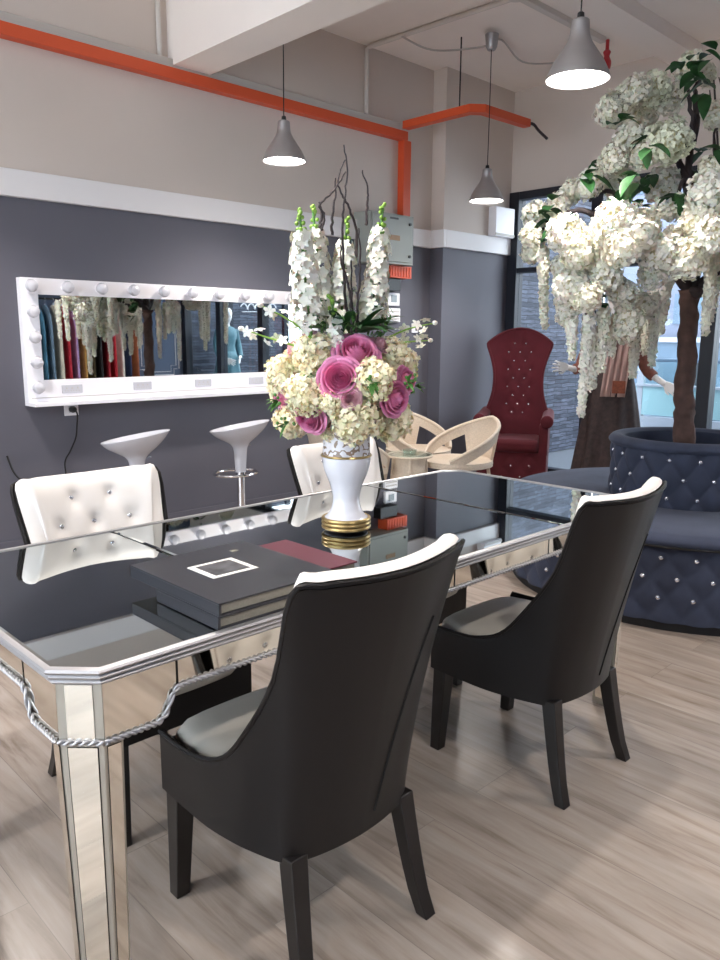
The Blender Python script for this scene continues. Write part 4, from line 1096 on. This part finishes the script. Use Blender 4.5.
# ------------------------------------------------------------------ wicker set
def tub():
    t = thing('wicker_chair', 'beige wicker tub chair beside the maroon throne, facing left', 'chair', (4.62, 3.72, 0), 0, 'beige wicker tub chairs')
    # local front is -y
    A = 36; rows_o = []
    def rimz(a):  # a = 0 at back, +-pi at front
        f = abs(a)/2.35; return lerp(.70, .40, min(1, f)**1.3)
    def R(a, z): return (.27+.06*(z-.36)/.34)
    AA = [lerp(-2.35, 2.35, i/A) for i in range(A+1)]
    def pt(a, z): return Vector((R(a, z)*sin(a), R(a, z)*cos(a), z))
    # back band: solid from rim downwards, opening left under the arms
    def lowz(a):
        f = abs(a)
        if f < .75: return .36
        if f > 2.1: return .36
        return max(.36, rimz(a)-.075)
    m = MB(); rows = []
    for k in range(9):
        rows.append([pt(a, lerp(lowz(a), rimz(a), k/8)) for a in AA])
    inner = [[p-Vector((p.x, p.y, 0)).normalized()*.02 for p in r] for r in rows]
    m.grid(rows+inner[::-1], cv=True)
    for e in (0, -1):
        c_ = [r[e] for r in rows+inner[::-1]]; m.add(c_, [list(range(len(c_)))])
    m.build('woven_back', M['wicker'], t, angle=60)
    MB().tube([pt(a, rimz(a)+.005)-Vector((sin(a), cos(a), 0))*.01 for a in AA], .016, 8).build('rim', M['wicker'], t)
    m = MB(); m.lathe(prof([(.0, .345), (.25, .345), (.275, .36), (.275, .385), (.25, .395), (.0, .38)], 3), 40, T=Matrix.Diagonal((1, 1.0, 1, 1))); m.build('woven_seat', M['wicker'], t)
    for sx in (-1, 1):
        for sy in (-1, 1):
            MB().tube([(sx*.17, sy*.17, .36), (sx*.21, sy*.21, .0)], [.014, .011], 8).build('leg', M['wicker'], t)
    return t
w0 = tub(); w0.rotation_euler.z = radians(-108)
w0.location = (4.68, 3.72, 0)
w0['label'] = 'beige wicker tub chair beside the maroon throne, in full view right of bouquet'
dup(w0, (4.88, 4.30, 0), radians(-5)+0, 'beige wicker tub chair behind the round wicker table, only its rim showing')
dup(w0, (3.86, 4.06, 0), radians(95), 'beige wicker tub chair left of the wicker table, half hidden behind the bouquet')
def wtable():
    t = thing('wicker_table', 'round wicker drum table with a glass top among the wicker chairs', 'table', (4.25, 3.83, 0))
    MB().lathe(prof([(.13, .12), (.13, .25), (.12, .38), (.13, .46)], 4), 36).build('woven_drum', M['wicker'], t)
    MB().lathe([(.0, .46), (.17, .46), (.17, .468), (.0, .468)], 40).build('glass_top', M['tglass'], t)
    MB().tube([(.165*cos(2*pi*i/40), .165*sin(2*pi*i/40), .455) for i in range(40)], .01, 8, closed=True).build('rim', M['wicker'], t)
    for k in range(4):
        a = pi/4+k*pi/2; MB().tube([(.12*cos(a), .12*sin(a), .44), (.15*cos(a), .15*sin(a), 0)], .012, 8).build('leg', M['wicker'], t)
    g = thing('glass_ashtray', 'small clear glass dish standing on the wicker table', 'dish', (4.25, 3.83, .469))
    MB().lathe([(.05, 0), (.055, .03), (.048, .03), (.044, .006), (.0, .006)], 24).build('dish', M['tglass'], g)
wtable()

# ------------------------------------------------------------------ mannequins
def hand(m, base, d, side, up, s=1.0):
    d = d.normalized(); side = side.normalized()
    n = d.cross(side)
    m.grid([[base+d*(.0)*s+side*x*.024*s+n*y*.012*s for x, y in ((-1, -1), (1, -1), (1, 1), (-1, 1))], [base+d*.045*s+side*x*.036*s+n*y*.012*s for x, y in ((-1, -1), (1, -1), (1, 1), (-1, 1))], [base+d*.085*s+side*x*.038*s+n*y*.010*s for x, y in ((-1, -1), (1, -1), (1, 1), (-1, 1))]], cu=True, caps=True)
    for k, L in enumerate((.062, .075, .070, .055)):
        o = base+d*.078*s+side*(-.029+.0195*k)*s; dd = (d+side*(-.22+.15*k)).normalized()
        m.tube([o, o+dd*L*.5*s, o+(dd*L-n*.008)*s], [.0092*s, .0085*s, .006*s], 7)
    o = base+d*.02*s-side*.026*s; dd = (d-side*.95).normalized()
    m.tube([o, o+dd*.035*s, o+(dd*.04+d*.025)*s], [.011*s, .0095*s, .007*s], 7)
def mannequin(label, x, y, rz, gown, bodice, extra, arm_l, arm_r, hc):
    t = thing('mannequin', label, 'mannequin', (x, y, 0), rz)
    # local front -y
    A = 48; rows = []
    for z, r, fold in ((.0, .29, .10), (.2, .28, .10), (.45, .25, .08), (.7, .215, .06), (.9, .185, .03), (1.0, .165, .01), (1.08, .135, 0)):
        rows.append([(r*(1+fold*cos(9*a+1.2*sin(2*a)))*cos(a), r*.9*(1+fold*cos(9*a+1.2*sin(2*a)))*sin(a), z) for a in [2*pi*i/A for i in range(A)]])
    sm = MB(); sm.grid(rows, cu=True, caps=True); 
    # body surface: one continuous figure from the hips to the crown
    b = MB(); rows = []
    for z, w, d in ((1.0, .15, .10), (1.08, .125, .09), (1.15, .115, .085), (1.22, .13, .095), (1.30, .15, .11), (1.36, .155, .10), (1.41, .165, .075), (1.44, .10, .06), (1.455, .05, .05), (1.50, .043, .045), (1.53, .045, .055), (1.555, .058, .075), (1.60, .068, .085), (1.65, .073, .092), (1.70, .068, .085), (1.73, .045, .055), (1.742, .01, .01)):
        rows.append([(w*cos(a), d*sin(a)-(.012 if z > 1.52 else 0), z) for a in [2*pi*i/24 for i in range(24)]])
    b.grid(rows, cu=True, caps=True)
    b.add([(-.010, -.10, 1.595), (.010, -.10, 1.595), (0, -.122, 1.60), (0, -.098, 1.64)], [(0, 1, 2), (1, 3, 2), (3, 0, 2)])
    for s in (-1, 1): b.ball((s*.072, -.005, 1.61), .016, 8, 6, sz=(.4, .8, 1.2))
    for s, arm in ((-1, arm_l), (1, arm_r)):
        P = [Vector(p) for p in arm]
        b.tube(smooth(P, 3), [lerp(.042, .022, i/(3*(len(P)-1))) for i in range(3*(len(P)-1)+1)], 10)
        d = P[-1]-P[-2]; hand(b, P[-1], d, Vector((0, 0, 1)).cross(d).cross(d)*-1, Vector((0, 0, 1)))
    body = b.build('body', M['skin_white'], t, angle=60)
    sm.build('skirt', gown, t, angle=180)
    bd = MB(); rows = []
    for z, w, d in ((1.0, .165, .145), (1.08, .142, .12), (1.15, .13, .10), (1.22, .142, .108), (1.30, .163, .124), (1.36, .168, .114), (1.41, .175, .088), (1.445, .11, .07), (1.46, .06, .06)):
        rows.append([(w*cos(a), d*sin(a), z) for a in [2*pi*i/24 for i in range(24)]])
    bd.grid(rows, cu=True)
    for s, arm in ((-1, arm_l), (1, arm_r)):
        P = [Vector(p) for p in arm]; Q = smooth(P, 3); n = len(Q)
        bd.tube(Q[:-2], [lerp(.056, .040, i/(n-1)) for i in range(n-2)], 10)
    bd.build('bodice', bodice, t, angle=60)
    hr = MB(); hr.ball((0, .008, 1.66), .086, 16, 10, sz=(.92, 1.12, 1.05)); 
    hr.build('headscarf' , hc, t)
    if extra:
        rows = []
        for k in range(9):
            f = k/8; z = lerp(1.40, .86, f); row = []
            for i in range(13):
                u = i/12; x_ = lerp(-.02, .17, u)*1.0-.05*f-.02; yv = -(.125+.05*f)-.012*sin(i*2.1+f)
                row.append((x_, yv, z))
            rows.append(row)
        sh = MB().grid(rows).build('shawl', M['shawl'], t, solid=.004)
        MB().box(.0, .10, -.196, -.190, .89, .99).build('embroidery', M['emblem'], sh, smooth=False, bevel=.002)
    return t
fa = radians(-62)
mannequin('mannequin in dark brown gown with pink shawl standing behind the round sofa', 5.95, 3.13, fa, M['gown'], M['bodice'], True,
          [(-.15, 0, 1.40), (-.22, -.02, 1.22), (-.27, -.08, 1.08), (-.36, -.16, 1.09)], [(.15, 0, 1.40), (.21, 0, 1.2), (.27, -.06, 1.06), (.40, -.12, .97)], M['bodice'])
mannequin('pale teal gowned mannequin outside the shopfront, seen only in the vanity mirror', 6.98, -.72, radians(180), M['teal'], M['teal'], False,
          [(-.15, 0, 1.40), (-.2, -.0, 1.2), (-.2, -.06, 1.02), (-.12, -.16, .98)], [(.15, 0, 1.40), (.2, 0, 1.2), (.2, -.06, 1.02), (.12, -.16, .96)], M['teal'])

# ------------------------------------------------------------------ dress rack seen in the mirror
def rack():
    t = thing('garment_rack', 'black metal garment rail full of gowns, seen only in the vanity mirror', 'clothes rack', (4.72, -.85, 0))
    MB().tube([(-.80, 0, 1.78), (.80, 0, 1.78)], .014, 8).build('rail', M['blackp'], t)
    for s in (-1, 1):
        MB().tube([(s*.78, 0, 0.03), (s*.78, 0, 1.78)], .014, 8).build('upright', M['blackp'], t)
        MB().tube([(s*.78, -.25, .02), (s*.78, .25, .02)], .016, 8).build('foot', M['blackp'], t)
    cols = [('petrol blue', (44, 82, 108)), ('teal', (58, 106, 134)), ('grey blue', (104, 128, 150)), ('ivory', (214, 206, 190)), ('cherry red', (170, 28, 52)), ('lilac', (176, 150, 196)), ('old gold', (176, 136, 70)), ('dark olive', (66, 58, 36)), ('black', (28, 26, 30)), ('crimson', (150, 22, 40)), ('scarlet', (178, 30, 48)), ('white', (226, 222, 216)), ('navy blue', (34, 44, 78)), ('rust', (150, 84, 52))]
    n = len(cols)
    for k, (nm, c) in enumerate(cols):
        random.seed(k)
        g = thing('hanging_gown', '%s gown hanging on the black rail, seen only in vanity mirror' % nm, 'gown', (4.72-.70+1.40*k/(n-1), -.85, 0), radians(random.uniform(-2, 2)), 'gowns on the rail')
        zt = 1.70; bot = random.uniform(.25, .5); rows = []
        for i in range(10):
            f = i/9; z = lerp(zt, bot, f); w = lerp(.05, .20, min(1, f*6)**.5) if f < .2 else lerp(.20, .22, f); th = lerp(.02, .037, f)
            rows.append([(th*(1+.25*sin(5*a+k))*cos(a), w*sin(a), z) for a in [2*pi*j/28 for j in range(28)]])
        MB().grid(rows, cu=True, caps=True).build('dress', cloth('cloth_'+nm.replace(' ', '_'), c), g, angle=180)
        MB().tube(smooth([(0, 0, 1.69), (0, .0, 1.74), (0, .018, 1.765), (0, .014, 1.795), (0, -.012, 1.798)], 4), .003, 6).build('hanger', M['chrome'], g)
rack()
# script lettering sign on the outside slate, reversed in the mirror
def sign():
    m = MB()
    P = []
    for i in range(80):
        f = i/79; P.append((7.6+.7*f, Y0+.03, 1.78+.05*sin(f*30)*(1-.3*f)+.03*f)); 
    P = [(x-.025*cos((i/79)*30), y, z) for i, (x, y, z) in enumerate(P)]
    m.tube(P, .009, 6); m.tube([(7.6, Y0+.03, 1.70), (8.3, Y0+.03, 1.72)], .006, 6)
    tag(m.build('script_sign', M['white']), 'white script wall sign on slate, seen only in the vanity mirror', 'sign')
sign()

# ------------------------------------------------------------------ daylight
w = bpy.data.worlds.new('World'); S.world = w; w.use_nodes = True
bg = w.node_tree.nodes['Background']; bg.inputs['Color'].default_value = (.88, .94, 1.0, 1); bg.inputs['Strength'].default_value = 4.6
def area(loc, rot, sx, sy, power, col):
    l = bpy.data.lights.new('daylight', 'AREA'); l.shape = 'RECTANGLE'; l.size = sx; l.size_y = sy; l.energy = power; l.color = col
    o = bpy.data.objects.new('daylight', l); COL.objects.link(o); o.location = loc; o.rotation_euler = rot; return o
S.view_settings.view_transform = 'Standard'; S.view_settings.look = 'None'; S.view_settings.gamma = 1; S.view_settings.use_curve_mapping = False
S.view_settings.exposure = .74
S.cycles.use_denoising = True
S.cycles.max_bounces = 10; S.cycles.diffuse_bounces = 5; S.cycles.glossy_bounces = 6; S.cycles.transparent_max_bounces = 12; S.cycles.transmission_bounces = 4
S.cycles.caustics_reflective = False; S.cycles.caustics_refractive = False
S.cycles.sample_clamp_indirect = 6.0
